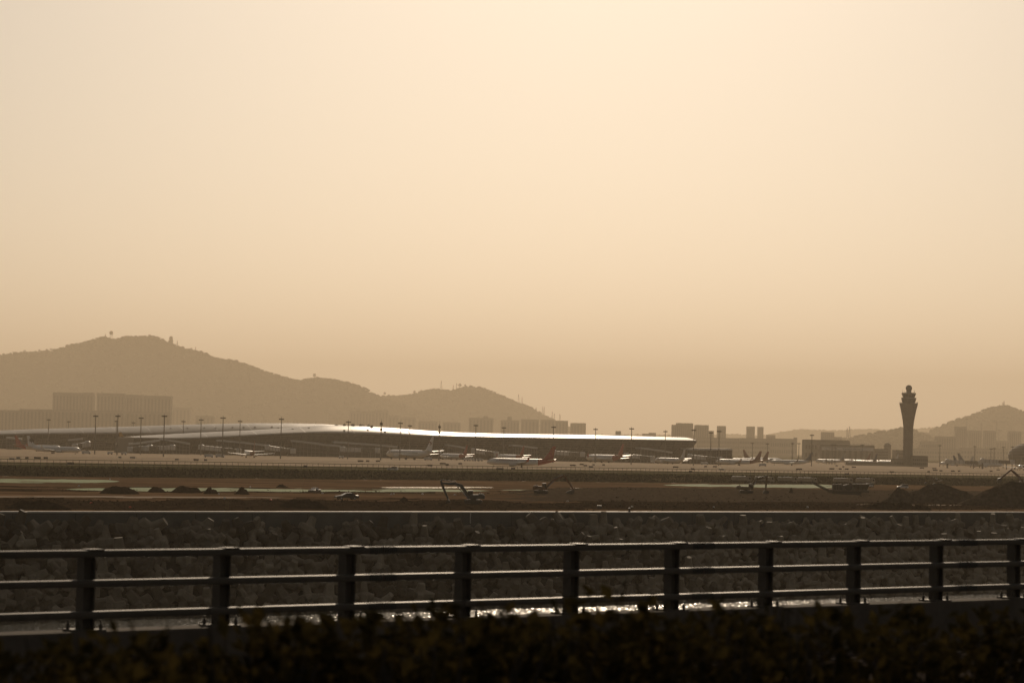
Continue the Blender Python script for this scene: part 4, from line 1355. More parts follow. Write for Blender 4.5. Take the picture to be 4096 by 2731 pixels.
jet('white jet with red-brown tail, nose right, behind the dark red tail', 3050, 1850, -6, 1.1, tail=M_dkred, Y=2950)
jet('jet of which only a dark red tail stands up, right of a similar one', 2998, 1850, 168, tail=M_dkred, rear=M_dkred, Y=2720)
jet('white jet with a dark blue tail, nose left, left of the control tower', 3166, 1861, 177, tail=M_blue)
jet('hazy jet with a grey tail, nose left, first right of the tall single mast', 3322, 1850, 142, tail=M_grey, Y=3050)
jet('hazy jet with a dark tail, nearest left of the control tower shed', 3457, 1850, 128, tail=M_blue, Y=2900)
jet('faint jet whose reddish tail rises behind the shed', 3425, 1850, 142, tail=M_dkred, Y=3200)
jet('faint white jet just left of the control tower', 3545, 1850, 128, tail=M_offw, Y=3100)
jet('faint white jet nose left, first right of the control tower', 3828, 1850, 175, tail=M_offw, Y=3100)
jet('jet with a dark leaning tail right of the control tower', 3884, 1850, -8, tail=M_blue, Y=2950)
jet('larger jet with a grey leaning tail farther right of the tower', 3920, 1850, -10, 1.2, tail=M_grey, Y=2850)
jet('jet pointing at the viewer beside the dark dome at the right edge', 4082, 1868, -102, tail=M_blue, Y=2480)
# tail emblems and lettering, one mesh each
def fin_mark(t, polys, m, name='tail_emblem'):
    for s in (1, -1):
        mb = MB()
        for poly in polys:
            n = len(poly); mb.add([(x, s * .36, z) for x, z in poly], [tuple(range(n))])
        part(name, mb, m, t)
leaf = [(-15.6, 7.0), (-15.3, 8.2), (-14.3, 7.8), (-14.8, 8.8), (-13.9, 9.0), (-15.0, 9.7), (-14.7, 10.4), (-15.5, 10.1), (-16.1, 11.2), (-16.6, 10.0), (-17.4, 10.3), (-17.0, 9.5), (-17.9, 8.9), (-16.9, 8.8), (-17.2, 7.9), (-16.2, 8.2)]
fin_mark(pl_leaf, [leaf], M_dark)
def arc(cx, cz, r, a0, a1, w_):
    o = [(cx + (r + w_) * math.cos(a), cz + (r + w_) * math.sin(a)) for a in np.linspace(a0, a1, 8)]; i = [(cx + r * math.cos(a), cz + r * math.sin(a)) for a in np.linspace(a1, a0, 8)]
    return o + i
fin_mark(pl_wide, [arc(-16.2, 8.8, .5, .2, 4.6, .3), arc(-16.3, 8.4, 1.0, .8, 3.9, .3), arc(-16.5, 7.9, 1.5, 1.1, 2.9, .3)], M_dkred)
fin_mark(pl_taxi, [arc(-16.0, 7.0, .35, 0, 5.8, .22), arc(-16.6, 8.2, 1.0, 1.2, 3.9, .2), arc(-16.9, 9.2, 1.1, .9, 3.6, .2), arc(-17.2, 10.2, 1.0, .8, 3.4, .18)], M_gold)
for s in (1, -1):
    for body, x, sz in (('海南航空', 10.6, 1.1), ('Hainan Airlines', 5.6, 1.05)):
        o = link('lettering', text_mesh(body, sz, M_dkred), pl_taxi); o.location = (x, s * 1.93, 4.05)
        o.rotation_euler = (math.pi / 2, 0, math.pi if s > 0 else 0)


# ================================================================ VEHICLES ON THE APRON
def car_meshes(kind, paint):
    d = {}
    if kind == 'sedan':
        L, W, Hh = 5.0, 1.85, 1.45
        body = [(-2.5, .35), (-2.5, .75), (-2.35, .98), (-1.6, 1.02), (1.0, .98), (2.2, .8), (2.48, .62), (2.5, .35)]
        cab = [(-1.95, .99), (-1.1, 1.42), (.1, 1.45), (1.25, .97)]
        wx = (-1.5, 1.55); wr = .34
    else:
        L, W, Hh = 4.8, 1.9, 1.8
        body = [(-2.4, .4), (-2.4, 1.0), (-2.3, 1.1), (.9, 1.08), (2.2, .98), (2.4, .8), (2.4, .4)]
        cab = [(-2.3, 1.09), (-2.1, 1.72), (.1, 1.8), (1.1, 1.07)]
        wx = (-1.5, 1.45); wr = .38
    mb = MB(); R = []
    for y, k, dz in ((-W / 2, .96, .03), (-W / 2 * .93, 1, 0), (W / 2 * .93, 1, 0), (W / 2, .96, .03)):
        R.append([(x * k, y, z - (dz if z > .9 else -dz)) for x, z in body])
    mb.rings(R); d['body'] = mb.mesh('body', paint, 30)
    mb = MB(); mb.rings([[(x * .98, y, z) for x, z in cab] for y in (-W / 2 * .86, W / 2 * .86)]); 
    mb.v = [(x, y * (.82 if z > Hh - .2 else 1), z) for x, y, z in mb.v]; d['cabin_glass'] = mb.mesh('cabin_glass', M_glass, 30)
    mb = MB(); top = cab[1:3]; mb.box(((top[0][0] + top[1][0]) / 2, 0, Hh), (abs(top[1][0] - top[0][0]) * 1.05, W * .72, .06)); d['roof_panel'] = mb.mesh('roof_panel', paint)
    for i, x in enumerate(wx):
        for j, s in enumerate((-1, 1)):
            mb = MB(); mb.tube((x, s * (W / 2 - .2), wr), (x, s * (W / 2 + .01), wr), wr, n=14); d['wheel%d%d' % (i, j)] = mb.mesh('wheel', M_tyre)
            mb = MB(); mb.tube((x, s * (W / 2), wr), (x, s * (W / 2 + .03), wr), wr * .6, n=10); d['rim%d%d' % (i, j)] = mb.mesh('rim', M_chrome)
    for j, s in enumerate((-1, 1)):
        mb = MB(); mb.box((L / 2 - .12, s * W * .36, .72), (.16, .36, .16)); d['head%d' % j] = mb.mesh('headlight', M_chrome)
        mb = MB(); mb.box((-L / 2 + .06, s * W * .36, .85), (.1, .34, .18)); d['tail%d' % j] = mb.mesh('tail_light', M_dkred)
    return d


CARS = {}
def car(kind, paint, p, phi, label, group=None, name=None, s=1.0):
    key = (kind, paint.name)
    if key not in CARS: CARS[key] = car_meshes(kind, paint)
    d = CARS[key]
    t = thing(name or ('sedan' if kind == 'sedan' else 'utility_vehicle'), label, 'car', p, math.radians(phi), group); t.scale = (s,) * 3
    for n in ('body', 'cabin_glass', 'roof_panel'): link(n, d[n], t)
    for i in (0, 1):
        for j in (0, 1):
            wo = link('wheel', d['wheel%d%d' % (i, j)], t); link('rim', d['rim%d%d' % (i, j)], wo)
    for j in (0, 1): link('headlight', d['head%d' % j], t); link('tail_light', d['tail%d' % j], t)
    return t


car('suv', M_carw, G(1570, 1882, 0), 172, 'pale utility vehicle on the grass behind the perimeter fence')
SP = hit(1386, 2001)
car('sedan', M_car, SP + Vector((0, 0, .05)), 205, 'dark sedan parked on the mud bank facing left', s=1.08)
SP2 = hit(1258, 1967)
car('sedan', M_car, SP2 + Vector((0, 0, -.25)), 250, 'small dark car half sunk behind the mud row at the green pool')
car('suv', M_carw, hit(3610, 1954), 178, 'white utility vehicle beside the big rubble heap', 'white vehicles on the site')
car('suv', M_carw, hit(3470, 1948), 182, 'white utility vehicle behind the crusher hopper', 'white vehicles on the site')
car('suv', M_carw, D(4085, 1941, 1010), 175, 'white vehicle cut by the right edge below the excavator arm', 'white vehicles on the site')


def service(px, py, phi, label, kind=0):
    t = thing('service_vehicle', label, 'service vehicle', G(px, py, 0), math.radians(phi), 'service vehicles on the apron')
    L = 6.5 if kind else 4.2
    mb = MB(); mb.box((-.6, 0, 1.35), (L - 1.4, 2.1, 1.9 if kind else 1.2)); part('body', mb, M_offw, t)
    mb = MB(); mb.prism([(L / 2 - 1.3, .4), (L / 2 - .1, .4), (L / 2 - .15, 1.2), (L / 2 - .6, 2.1), (L / 2 - 1.3, 2.1)], -1, 1); part('cab', mb, M_white, t)
    mb = MB(); mb.box((L / 2 - .36, 0, 1.65), (.1, 1.7, .6)); part('windscreen', mb, M_glass, t)
    for x in (-L / 2 + 1, L / 2 - .9):
        for s in (-1, 1):
            mb = MB(); mb.tube((x, s * .8, .45), (x, s * 1.06, .45), .45, n=12); part('wheel', mb, M_tyre, t)


for a in [(1865, 1843, 175, 'leftmost van of the row behind the taxiing jet nose'), (1886, 1843, 175, 'second van of the row behind the taxiing jet nose'), (1907, 1844, 175, 'third van of the row behind the taxiing jet nose'), (1922, 1844, 175, 'rightmost van of the row behind the taxiing jet nose'),
          (1712, 1840, 10, 'long service truck under the white wide-body tail', 1), (345, 1815, 0, 'loader standing at the nose of the maple-leaf jet', 1), (440, 1817, 180, 'baggage vehicle left of the first jet bridges'), (495, 1819, 0, 'baggage vehicle below the gold tail'),
          (835, 1829, 0, 'first truck of the row left of the rear-view jet', 1), (880, 1829, 0, 'second truck of the row left of the rear-view jet', 1), (1365, 1833, 180, 'van by the jet bridge left of the white wide-body'), (3050, 1864, 180, 'truck under the dark red tail right of the prow', 1), (2818, 1858, 0, 'white box truck before the dark box lounge', 1),
          (2185, 1846, 0, 'tug left of the red-tailed wide-body'), (2610, 1852, 0, 'van by the nose of the white jet under the prow'), (3990, 1866, 180, 'truck near the right jet bridges', 1)]:
    service(*a)

# ================================================================ SITE MACHINES
def excavator(label, p, face, body_m, boom, stick, bucket, s=1.0, tilt=0.0, house=(-2.6, 1.35), cab=True):
    # drawn in side view: x forward (towards the bucket), z up, metres
    t = thing('excavator', label, 'excavator', p, math.radians(face), 'excavators on the site'); t.scale = (s,) * 3
    for y in (-1.1, 1.1):
        mb = MB(); mb.prism([(-2.0, .1), (-1.7, 0), (1.7, 0), (2.0, .1), (2.15, .45), (1.95, .8), (1.6, .9), (-1.6, .9), (-1.95, .8), (-2.15, .45)], y - .3, y + .3); tr = part('track', mb, M_dark, t, smooth=30)
        for k in range(7):
            mb = MB(); mb.tube((-1.5 + k * .5, y - .33, .3), (-1.5 + k * .5, y + .33, .3), .2, n=8); part('roller', mb, M_tyre, tr)
    mb = MB(); mb.lathe([(.7, .6), (.7, 1.1)], 14); part('slew_ring', mb, M_dark, t)
    h0, h1 = house
    mb = MB(); mb.prism([(h0, 1.15), (h1, 1.05), (h1, 1.45), (h1 - .9, 2.05), (h0 + .25, 2.1), (h0, 1.85)], -1.25, 1.25); part('upper_body', mb, body_m, t)
    mb = MB(); mb.prism([(h0 - .05, 1.1), (h0 + .6, 1.05), (h0 + .6, 1.95), (h0 + .05, 1.9)], -1.3, 1.3); part('counterweight', mb, body_m, t)
    mb = MB(); mb.box((h0 + .9, .5, 2.2), (1.1, 1.3, .2)); part('engine_hood', mb, body_m, t)
    mb = MB(); mb.tube((h0 + 1.0, -.6, 2.1), (h0 + 1.0, -.6, 2.65), .08, n=6); part('exhaust', mb, M_dark, t)
    cx = h1 - .55
    cb = MB(); cb.prism([(cx - .75, 1.1), (cx + .7, 1.1), (cx + .75, 1.7), (cx + .45, 2.85), (cx - .7, 2.9)], -1.2, -.2); co = part('cab', cb, body_m, t)
    mb = MB(); mb.prism([(cx - .6, 1.8), (cx - .05, 1.8), (cx - .05, 2.75), (cx - .58, 2.75)], -1.23, -.17); part('cab_window', mb, M_glass, co)
    mb = MB(); mb.prism([(cx + .05, 1.5), (cx + .62, 1.6), (cx + .4, 2.72), (cx + .05, 2.75)], -1.23, -.17); part('cab_window', mb, M_glass, co)
    mb = MB(); mb.box((cx - .1, -.7, 2.93), (1.2, 1.1, .08)); part('cab_roof', mb, M_offw, co)
    def limb(pts, name, wd):
        pts = [Vector((x, 0, z)) for x, z, th in pts]; return pts
    def beam(pts, name, wd, m):
        # tapered box-section limb along a bent centre line: (x, z, thickness)
        up = []; dn = []
        for i, (x, z, th) in enumerate(pts):
            a = pts[max(i - 1, 0)]; b = pts[min(i + 1, len(pts) - 1)]
            dx, dz = b[0] - a[0], b[1] - a[1]; l = math.hypot(dx, dz); nx, nz = -dz / l, dx / l
            up.append((x + nx * th / 2, z + nz * th / 2)); dn.append((x - nx * th / 2, z - nz * th / 2))
        mb = MB(); n = len(pts)
        P = [(x, y, z) for y in (-wd / 2, wd / 2) for x, z in up + dn]
        k = 2 * n
        fs = []
        for i in range(n - 1):
            fs += [(i, i + 1, k + i + 1, k + i), (n + i, n + i + 1, k + n + i + 1, k + n + i), (i, i + 1, n + i + 1, n + i), (k + i, k + i + 1, k + n + i + 1, k + n + i)]
        fs += [(0, n, k + n, k), (n - 1, 2 * n - 1, k + 2 * n - 1, k + n - 1)]
        mb.add(P, fs); return part(name, mb, m, t)
    beam(boom, 'boom', .5, body_m); beam(stick, 'stick', .4, body_m)
    mb = MB(); mb.prism(bucket, -.55, .55); part('bucket', mb, M_dark, t)
    bm_ = boom[len(boom) // 2]
    for y in (-.42, .42):
        mb = MB(); mb.tube((h1 - .1, y, 1.15), (bm_[0], y, bm_[1] - .15), .09, n=6); part('boom_cylinder', mb, M_chrome, t)
    mb = MB(); mb.tube((bm_[0], 0, bm_[1] + .45), (stick[0][0], 0, stick[0][1] + .1), .1, n=6); part('stick_cylinder', mb, M_chrome, t)
    q = stick[len(stick) // 2]
    mb = MB(); mb.tube((q[0] + .2, 0, q[1] + .25), ((bucket[0][0] + bucket[1][0]) / 2 + .1, 0, bucket[0][1] + .1), .08, n=6); part('bucket_cylinder', mb, M_chrome, t)
    return t


p1 = hit(1893, 2013)
excavator('blue-grey excavator with its arm folded to the left, nearest the sea wall', p1, 180, M_exc1,
          [(1.2, 1.3, .5), (1.9, 2.7, .75), (2.9, 4.0, .85), (4.2, 4.45, .7), (5.6, 4.4, .6), (7.2, 4.55, .45)],
          [(7.55, 5.15, .35), (7.35, 4.5, .6), (6.6, 2.6, .5), (5.75, .75, .35)],
          [(5.9, .8), (5.5, .7), (5.3, .1), (5.5, -.35), (6.1, -.45), (6.5, .0), (6.35, .25)], s=1.0)
p2 = hit(2164, 1973)
excavator('orange excavator with raised boom, digging to the right', p2, 0, M_exc2,
          [(1.2, 1.2, .5), (2.2, 2.5, .7), (3.6, 3.85, .75), (5.0, 4.6, .6), (6.5, 5.15, .45)],
          [(6.3, 5.45, .35), (6.8, 4.9, .6), (8.2, 2.9, .5), (9.3, 1.2, .35)],
          [(9.5, 1.2), (9.0, 1.3), (8.2, 1.0), (7.0, .4), (7.4, .1), (8.8, .0), (9.4, .2), (9.6, .7)], s=1.0, house=(-2.4, 1.5))
p3 = hit(2985, 1972)
excavator('yellow excavator with a steep stick, in front of the dump trucks', p3, 0, M_exc3,
          [(1.2, 1.5, .5), (2.0, 2.9, .75), (3.1, 4.35, .8), (4.6, 4.75, .6), (6.4, 5.1, .45)],
          [(6.5, 5.45, .35), (6.35, 4.9, .6), (6.15, 2.9, .55), (6.0, 1.0, .4)],
          [(6.25, 1.0), (5.75, 1.05), (5.3, .5), (5.2, .05), (5.8, -.15), (6.9, 0), (7.2, .5), (6.8, .9)], s=1.0, house=(-3.2, 1.9))
p4 = Vector((X_at(3752, 1930, 1130), 1130, -.55))
excavator('excavator mostly hidden behind the big rubble heap, cab and arm showing', p4, 180, M_exc3,
          [(1.0, 1.4, .5), (1.9, 2.6, .65), (3.0, 3.4, .6), (4.3, 3.7, .5), (5.2, 3.8, .4)],
          [(5.2, 4.3, .35), (5.3, 3.7, .5), (5.35, 2.4, .4), (5.2, 1.4, .3)],
          [(5.4, 1.4), (5.0, 1.4), (4.7, .9), (4.9, .6), (5.6, .6), (5.8, 1.0)], s=.95)
p5 = Vector((X_at(4112, 1930, 1000), 1000, -.3))
excavator('excavator at the right edge with only its bent dark arm in view', p5, 180, M_exc2,
          [(1.0, 1.4, .5), (2.0, 3.0, .75), (3.2, 4.6, .75), (4.6, 5.8, .55), (5.6, 6.6, .45)],
          [(5.4, 7.0, .35), (6.1, 6.4, .55), (7.8, 4.9, .5), (9.0, 3.8, .35)],
          [(9.1, 4.1), (8.7, 3.9), (8.8, 3.2), (9.2, 2.3), (9.9, 2.2), (10.3, 2.9), (10.0, 3.8)], s=1.1)


TRK = {}
def truck(px, py, label, p=None):
    p = p or hit(px, py)
    t = thing('dump_truck', label, 'truck', p, math.radians(2), 'dump trucks parked along the bank')
    if not TRK:
        mb = MB(); mb.box((-.2, 0, .95), (7.6, .9, .35)); TRK['chassis'] = mb.mesh('chassis', M_dark)
        mb = MB(); mb.prism([(2.3, .75), (4.2, .75), (4.25, 1.6), (4.05, 2.95), (2.3, 3.0)], -1.2, 1.2); TRK['cab'] = mb.mesh('cab', M_truck)
        mb = MB(); mb.prism([(4.12, 1.85), (4.27, 1.85), (4.12, 2.75), (3.98, 2.75)], -1.05, 1.05); TRK['windscreen'] = mb.mesh('windscreen', M_glass)
        mb = MB(); mb.prism([(3.0, 1.8), (3.85, 1.8), (3.75, 2.7), (3.0, 2.7)], -1.22, 1.22); TRK['side_window'] = mb.mesh('side_window', M_glass)
        mb = MB(); mb.prism([(-4.1, 1.3), (1.9, 1.3), (2.1, 1.5), (2.1, 2.9), (-4.3, 2.75), (-4.3, 1.6)], -1.22, 1.22); TRK['dump_body'] = mb.mesh('dump_body', M_truck)
        mb = MB(); mb.box((-1.1, 0, 2.93), (6.0, 2.2, .1)); TRK['load_cover'] = mb.mesh('load_cover', M_offw)
        for k in range(6):
            mb = MB(); mb.box((-3.8 + k * 1.1, 0, 2.1), (.14, 2.52, 1.35)); TRK['rib%d' % k] = mb.mesh('body_rib', M_truck)
        for i, x in enumerate((3.1, 1.7, -1.9, -3.2)):
            for j, s in enumerate((-1, 1)):
                mb = MB(); mb.tube((x, s * .85, .52), (x, s * 1.22, .52), .52, n=14); TRK['wheel%d%d' % (i, j)] = mb.mesh('wheel', M_tyre)
    for n, k in (('chassis', 'chassis'), ('cab', 'cab')): link(n, TRK[k], t)
    c = [o for o in t.children if o.name.startswith('cab')][0]
    link('windscreen', TRK['windscreen'], c); link('side_window', TRK['side_window'], c)
    b = link('dump_body', TRK['dump_body'], t); link('load_cover', TRK['load_cover'], b)
    for k in range(6): link('body_rib', TRK['rib%d' % k], b)
    for i in range(4):
        for j in range(2): link('wheel', TRK['wheel%d%d' % (i, j)], t)
    return t


for x, y, l in [(2966, 1932, 'dump truck at the left end of the row, behind the yellow excavator'), (3058, 1933, 'second dump truck of the row, hidden partly by an excavator arm'), (3150, 1934, 'third dump truck of the row, right of the excavator stick'), (3229, 1936, 'fourth dump truck, with the crusher conveyor tip below it'), (3372, 1938, 'fifth dump truck of the row, above the crusher'), (3462, 1939, 'dump truck at the right end of the row, beside a standing person')]:
    truck(x, y, l)

# mobile crusher
pc = hit(3400, 1976)
cr = thing('mobile_crusher', 'dark tracked crushing machine with a conveyor rising to the left', 'crusher', pc, 0)
kx = pc.y / F / 2.625
def C(x, y): return ((x - 525) * kx, (1252 - y) * kx)
for y in (-1.3, 1.3):
    a, b = C(330, 1250)[0], C(640, 1250)[0]
    mb = MB(); mb.prism([(a, .3), (a + .4, 0), (b - .4, 0), (b, .3), (b, .7), (b - .4, 1.0), (a + .4, 1.0), (a, .7)], y - .35, y + .35); part('track', mb, M_dark, cr)
def poly(*pts): return [C(x, y) for x, y in pts]
mb = MB(); mb.prism(poly((300, 1230), (300, 1205), (720, 1205), (720, 1235)), -.9, .9); part('chassis', mb, M_crush, cr)
mb = MB(); mb.prism(poly((340, 1215), (340, 1150), (440, 1150), (440, 1215)), -1.4, 1.4); eh = part('engine_house', mb, M_crush, cr)
for x0, x1 in ((352, 372), (378, 398), (404, 434)):
    mb = MB(); mb.prism(poly((x0, 1208), (x0, 1158), (x1, 1158), (x1, 1208)), -1.44, -1.38); part('louvre_panel', mb, M_dark, eh)
mb = MB(); mb.prism(poly((445, 1215), (450, 1158), (500, 1148), (560, 1165), (560, 1215)), -1.2, 1.2); part('crusher_box', mb, M_crush, cr)
mb = MB(); mb.lathe([(1.15, -.2), (1.15, .2)], 16); mb.v = [(C(505, 1175)[0] + x, -1.3 + z, C(505, 1180)[1] + y) for x, y, z in mb.v]; part('flywheel', mb, M_dark, cr)
mb = MB(); mb.rings([[(C(560, 1200)[0], -1, C(560, 1200)[1]), (C(700, 1205)[0], -1, C(700, 1205)[1]), (C(700, 1205)[0], 1, C(700, 1205)[1]), (C(560, 1200)[0], 1, C(560, 1200)[1])],
                     [(C(545, 1138)[0], -1.9, C(545, 1142)[1]), (C(725, 1138)[0], -1.9, C(725, 1138)[1]), (C(725, 1138)[0], 1.9, C(725, 1138)[1]), (C(545, 1138)[0], 1.9, C(545, 1142)[1])]]); part('hopper', mb, M_crush, cr)
for x in (575, 610, 645, 680): 
    mb = MB(); a = C(x, 1200); b = C(x + (x - 630) * .15, 1142); mb.bar((a[0], -1.15, a[1]), (b[0], -1.95, b[1]), .18, .18); part('hopper_rib', mb, M_dark, cr)
mb = MB(); a = C(320, 1232); b = C(128, 1142); mb.bar((a[0], 0, a[1]), (b[0], 0, b[1]), 1.1, .5); part('conveyor', mb, M_crush, cr)
for s in (-.6, .6):
    mb = MB(); mb.bar((a[0], s, a[1] + .45), (b[0], s, b[1] + .45), .08, .12)
    for k in range(10):
        f = k / 9; q = (a[0] + (b[0] - a[0]) * f, s, a[1] + (b[1] - a[1]) * f); mb.bar(q, (q[0], s, q[2] + .45), .07, .07)
    part('conveyor_rail', mb, M_dark, cr)
a = C(300, 1215); b = C(215, 1185)
mb = MB(); mb.bar((C(330, 1165)[0], 0, C(330, 1165)[1]), (b[0], 0, b[1]), .12, .12); part('conveyor_stay', mb, M_dark, cr)
mb = MB()
for x in (440, 470): mb.tube((C(x, 1150)[0], .8, C(x, 1150)[1]), (C(x, 1135)[0], .8, C(x, 1135)[1]), .12, n=6)
part('exhaust', mb, M_dark, cr)

# person standing by the last truck
pp = hit(3493, 1950)
pe = thing('person', 'person in dark clothing standing at the right end of the truck row', 'person', pp, .4)
me = bpy.data.meshes.new('body')
J = [((0, 0, .95), .13), ((0, 0, 1.2), .15), ((0, 0, 1.42), .12), ((0, 0, 1.52), .055), ((0, 0, 1.66), .105), ((0, 0, 1.74), .07),
     ((.2, 0, 1.4), .06), ((.26, .02, 1.12), .045), ((.27, .08, .86), .035), ((-.2, 0, 1.4), .06), ((-.26, .02, 1.12), .045), ((-.27, .08, .86), .035),
     ((.1, 0, .9), .09), ((.11, .02, .5), .06), ((.11, 0, .08), .045), ((.11, .14, .04), .04), ((-.1, 0, .9), .09), ((-.11, .0, .5), .06), ((-.11, -.03, .08), .045), ((-.11, .11, .04), .04)]
me.from_pydata([j[0] for j in J], [(0, 1), (1, 2), (2, 3), (3, 4), (4, 5), (2, 6), (6, 7), (7, 8), (2, 9), (9, 10), (10, 11), (0, 12), (12, 13), (13, 14), (14, 15), (0, 16), (16, 17), (17, 18), (18, 19)], [])
po = link('body', me, pe)
md = po.modifiers.new('skin', 'SKIN'); md2 = po.modifiers.new('sub', 'SUBSURF'); md2.levels = 1; md2.render_levels = 1
if not me.skin_vertices: 
    bm = bmesh.new(); bm.from_mesh(me); bm.verts.layers.skin.verify(); bm.to_mesh(me); bm.free()
for i, j in enumerate(J): me.skin_vertices[0].data[i].radius = (j[1], j[1])
me.skin_vertices[0].data[0].use_root = True
me.materials.append(M_cloth)
mb = MB(); mb.lathe([(.11, 1.66), (.12, 1.7), (.1, 1.77), (.03, 1.8)], 10); part('safety_helmet', mb, M_offw, pe)


# ================================================================ SPOIL HEAPS
def heap(label, p, rx, ry, h, seed, m, sharp=1.3, rough=.42, group='spoil heaps', nr=20, na=60, name='spoil_heap'):
    mb = MB(); P = []
    for i in range(nr + 1):
        f = i / nr
        for j in range(na):
            a = 2 * math.pi * j / na
            k = 1 + .22 * float(fbm(math.cos(a) * 1.3 + seed, math.sin(a) * 1.3, 2))
            x = math.cos(a) * rx * f * k; y = math.sin(a) * ry * f * k
            z = h * max(0, 1 - f ** sharp) * (1 + rough * float(fbm(x / (rx * .3) + seed * 3, y / (ry * .3), 3))) + rough * 1.1 * float(fbm(x * .8 + seed, y * .8, 4)) * min(1, 3 * (1 - f)) - .35 * f
            P.append((x, y, z))
    fs = [(i * na + j, i * na + (j + 1) % na, (i + 1) * na + (j + 1) % na, (i + 1) * na + j) for i in range(nr) for j in range(na)]
    mb.add(P, fs)
    o = part(name, mb, m)
    o.location = p
    tag(o, label, 'heap', group)
    return o


def hp(x0, x1, ytop, ybase, ox, oy, k, label, seed, m=None, ryf=.8, sharp=1.5, **kw):
    xc = ox + (x0 + x1) / 2 / k; yb = oy + ybase / k
    p = hit(xc, yb); s = p.y / F
    w_ = (x1 - x0) / k * s; h = (ybase - ytop) / k * s
    p.y += w_ * ryf * .35
    return heap(label, p, w_ / 2, w_ / 2 * ryf, h, seed, m or M_spoil, sharp, **kw)


hp(1100, 1650, 900, 985, 0, 1640, 2.94, 'broad dark mud heap, largest of the left row at the green pool', 1, sharp=2.6)
hp(1690, 1965, 903, 965, 0, 1640, 2.94, 'dark mud heap second from left in the row at the green pool', 2, sharp=2.2)
hp(1960, 2400, 900, 975, 0, 1640, 2.94, 'long flat-topped mud heap in the row at the green pool', 3, sharp=3)
hp(10, 220, 912, 985, 800, 1640, 2.94, 'rounded mud heap fourth in the row at the green pool', 4, sharp=1.9)
hp(375, 590, 912, 990, 800, 1640, 2.94, 'rounded mud heap at the right end of the row at the green pool', 5, sharp=1.9)
hp(860, 1060, 868, 908, 800, 1640, 2.94, 'small pointed soil heap beyond the green pool', 6, sharp=1.1)
hp(1640, 1700, 1040, 1075, 800, 1640, 2.94, 'small double soil heap right of the dark sedan', 7, sharp=1.2)
hp(-40, 130, 1030, 1075, 1600, 1640, 2.94, 'small dark heap left of the blue-grey excavator', 8, sharp=1.3)
hp(460, 540, 1060, 1090, 800, 1640, 2.94, 'small clod heap by the wooden board', 9, sharp=1.1)
hp(0, 800, 1065, 1165, 0, 1640, 2.94, 'long low spoil bank at the lower left by the sea wall', 10, ryf=.25, sharp=3)
hp(870, 1500, 1052, 1150, 800, 1640, 2.94, 'long dark spoil bank below the dark sedan', 11, ryf=.25, sharp=3)
hp(2215, 2290, 915, 975, 2400, 1640, 2.94, 'pointed boulder heap right of the yellow excavator', 12, m=M_rubble, sharp=1.0)
hp(870, 1300, 1192, 1340, 3200, 1500, 2.625, 'left shoulder heap of rubble before the big heap', 13, m=M_rubble, sharp=1.15, ryf=.6, group='rubble heaps at right')
hp(960, 2000, 1098, 1340, 3200, 1500, 2.625, 'big pointed rubble heap below the control tower', 14, m=M_rubble, sharp=1.0, ryf=.55, group='rubble heaps at right')
hp(1640, 3000, 1150, 1390, 3200, 1500, 2.625, 'wide rubble mass filling the right edge', 15, m=M_rubble, sharp=1.7, ryf=.5, group='rubble heaps at right', rough=.3)
hp(690, 1080, 1340, 1405, 3200, 1500, 2.625, 'low dark soil bank in front of the rubble, left part', 16, sharp=2.4, ryf=.35)
hp(960, 1250, 1340, 1400, 3200, 1500, 2.625, 'low dark soil bank in front of the rubble, middle part', 17, sharp=2.2, ryf=.35)
hp(1150, 1420, 1368, 1415, 3200, 1500, 2.625, 'low dark soil bank in front of the rubble, right part', 18, sharp=2.2, ryf=.35)
def lump(mb, r, M4, s):
    R0 = [M4 @ Vector((s * r.uniform(.6, 1.1) * math.cos(i * 1.257), s * r.uniform(.6, 1.1) * math.sin(i * 1.257), -s * .2)) for i in range(5)]
    R1 = [M4 @ Vector((s * r.uniform(.4, .8) * math.cos(i * 1.257 + .5), s * r.uniform(.4, .8) * math.sin(i * 1.257 + .5), s * r.uniform(.3, .65))) for i in range(5)]
    mb.add(R0 + R1 + [M4 @ Vector((0, 0, s * .75))], [(i, (i + 1) % 5, 5 + (i + 1) % 5, 5 + i) for i in range(5)] + [(5 + i, 5 + (i + 1) % 5, 10) for i in range(5)])


# boulders on the rubble
rb = MB(); rr = np.random.RandomState(3)
for k in range(1700):
    x = rr.uniform(2380, 4110); y = rr.uniform(1968, 2012) if x < 3550 else rr.uniform(1960, 2022)
    p = G(x, y, 0)
    u_, v_ = toUV(G(x, y, -1)); p = Vector((*UV(u_, v_).xy, float(mudz(u_, v_))))
    s = .1 + .4 * rr.rand() ** 2.5 + (.35 if rr.rand() < .04 else 0)
    M4 = Matrix.Translation(p) @ Matrix.Rotation(rr.uniform(0, 6), 4, 'Z') @ Matrix.Rotation(rr.uniform(-.5, .5), 4, 'X')
    lump(rb, rr, M4, s * .8)
o = part('rubble', rb, M_rubble); tag(o, 'broken stones scattered over the right-hand spoil bank', 'rubble', kind='stuff')
# mud clods on the left banks
rb = MB()
for k in range(4200):
    u_ = rr.uniform(260, 620); v_ = 488 + rr.normal(0, 15) if rr.rand() < .85 else 622 + rr.normal(0, 8)
    p = UV(u_, v_, float(mudz(u_, v_)))
    s = rr.uniform(.1, .4)
    M4 = Matrix.Translation(p) @ Matrix.Rotation(rr.uniform(0, 6), 4, 'Z') @ Matrix.Rotation(rr.uniform(-.5, .5), 4, 'X')
    lump(rb, rr, M4, s * .8)
o = part('clods', rb, M_spoil); tag(o, 'dark mud clods scattered over the dug ground', 'mud clods', kind='stuff')


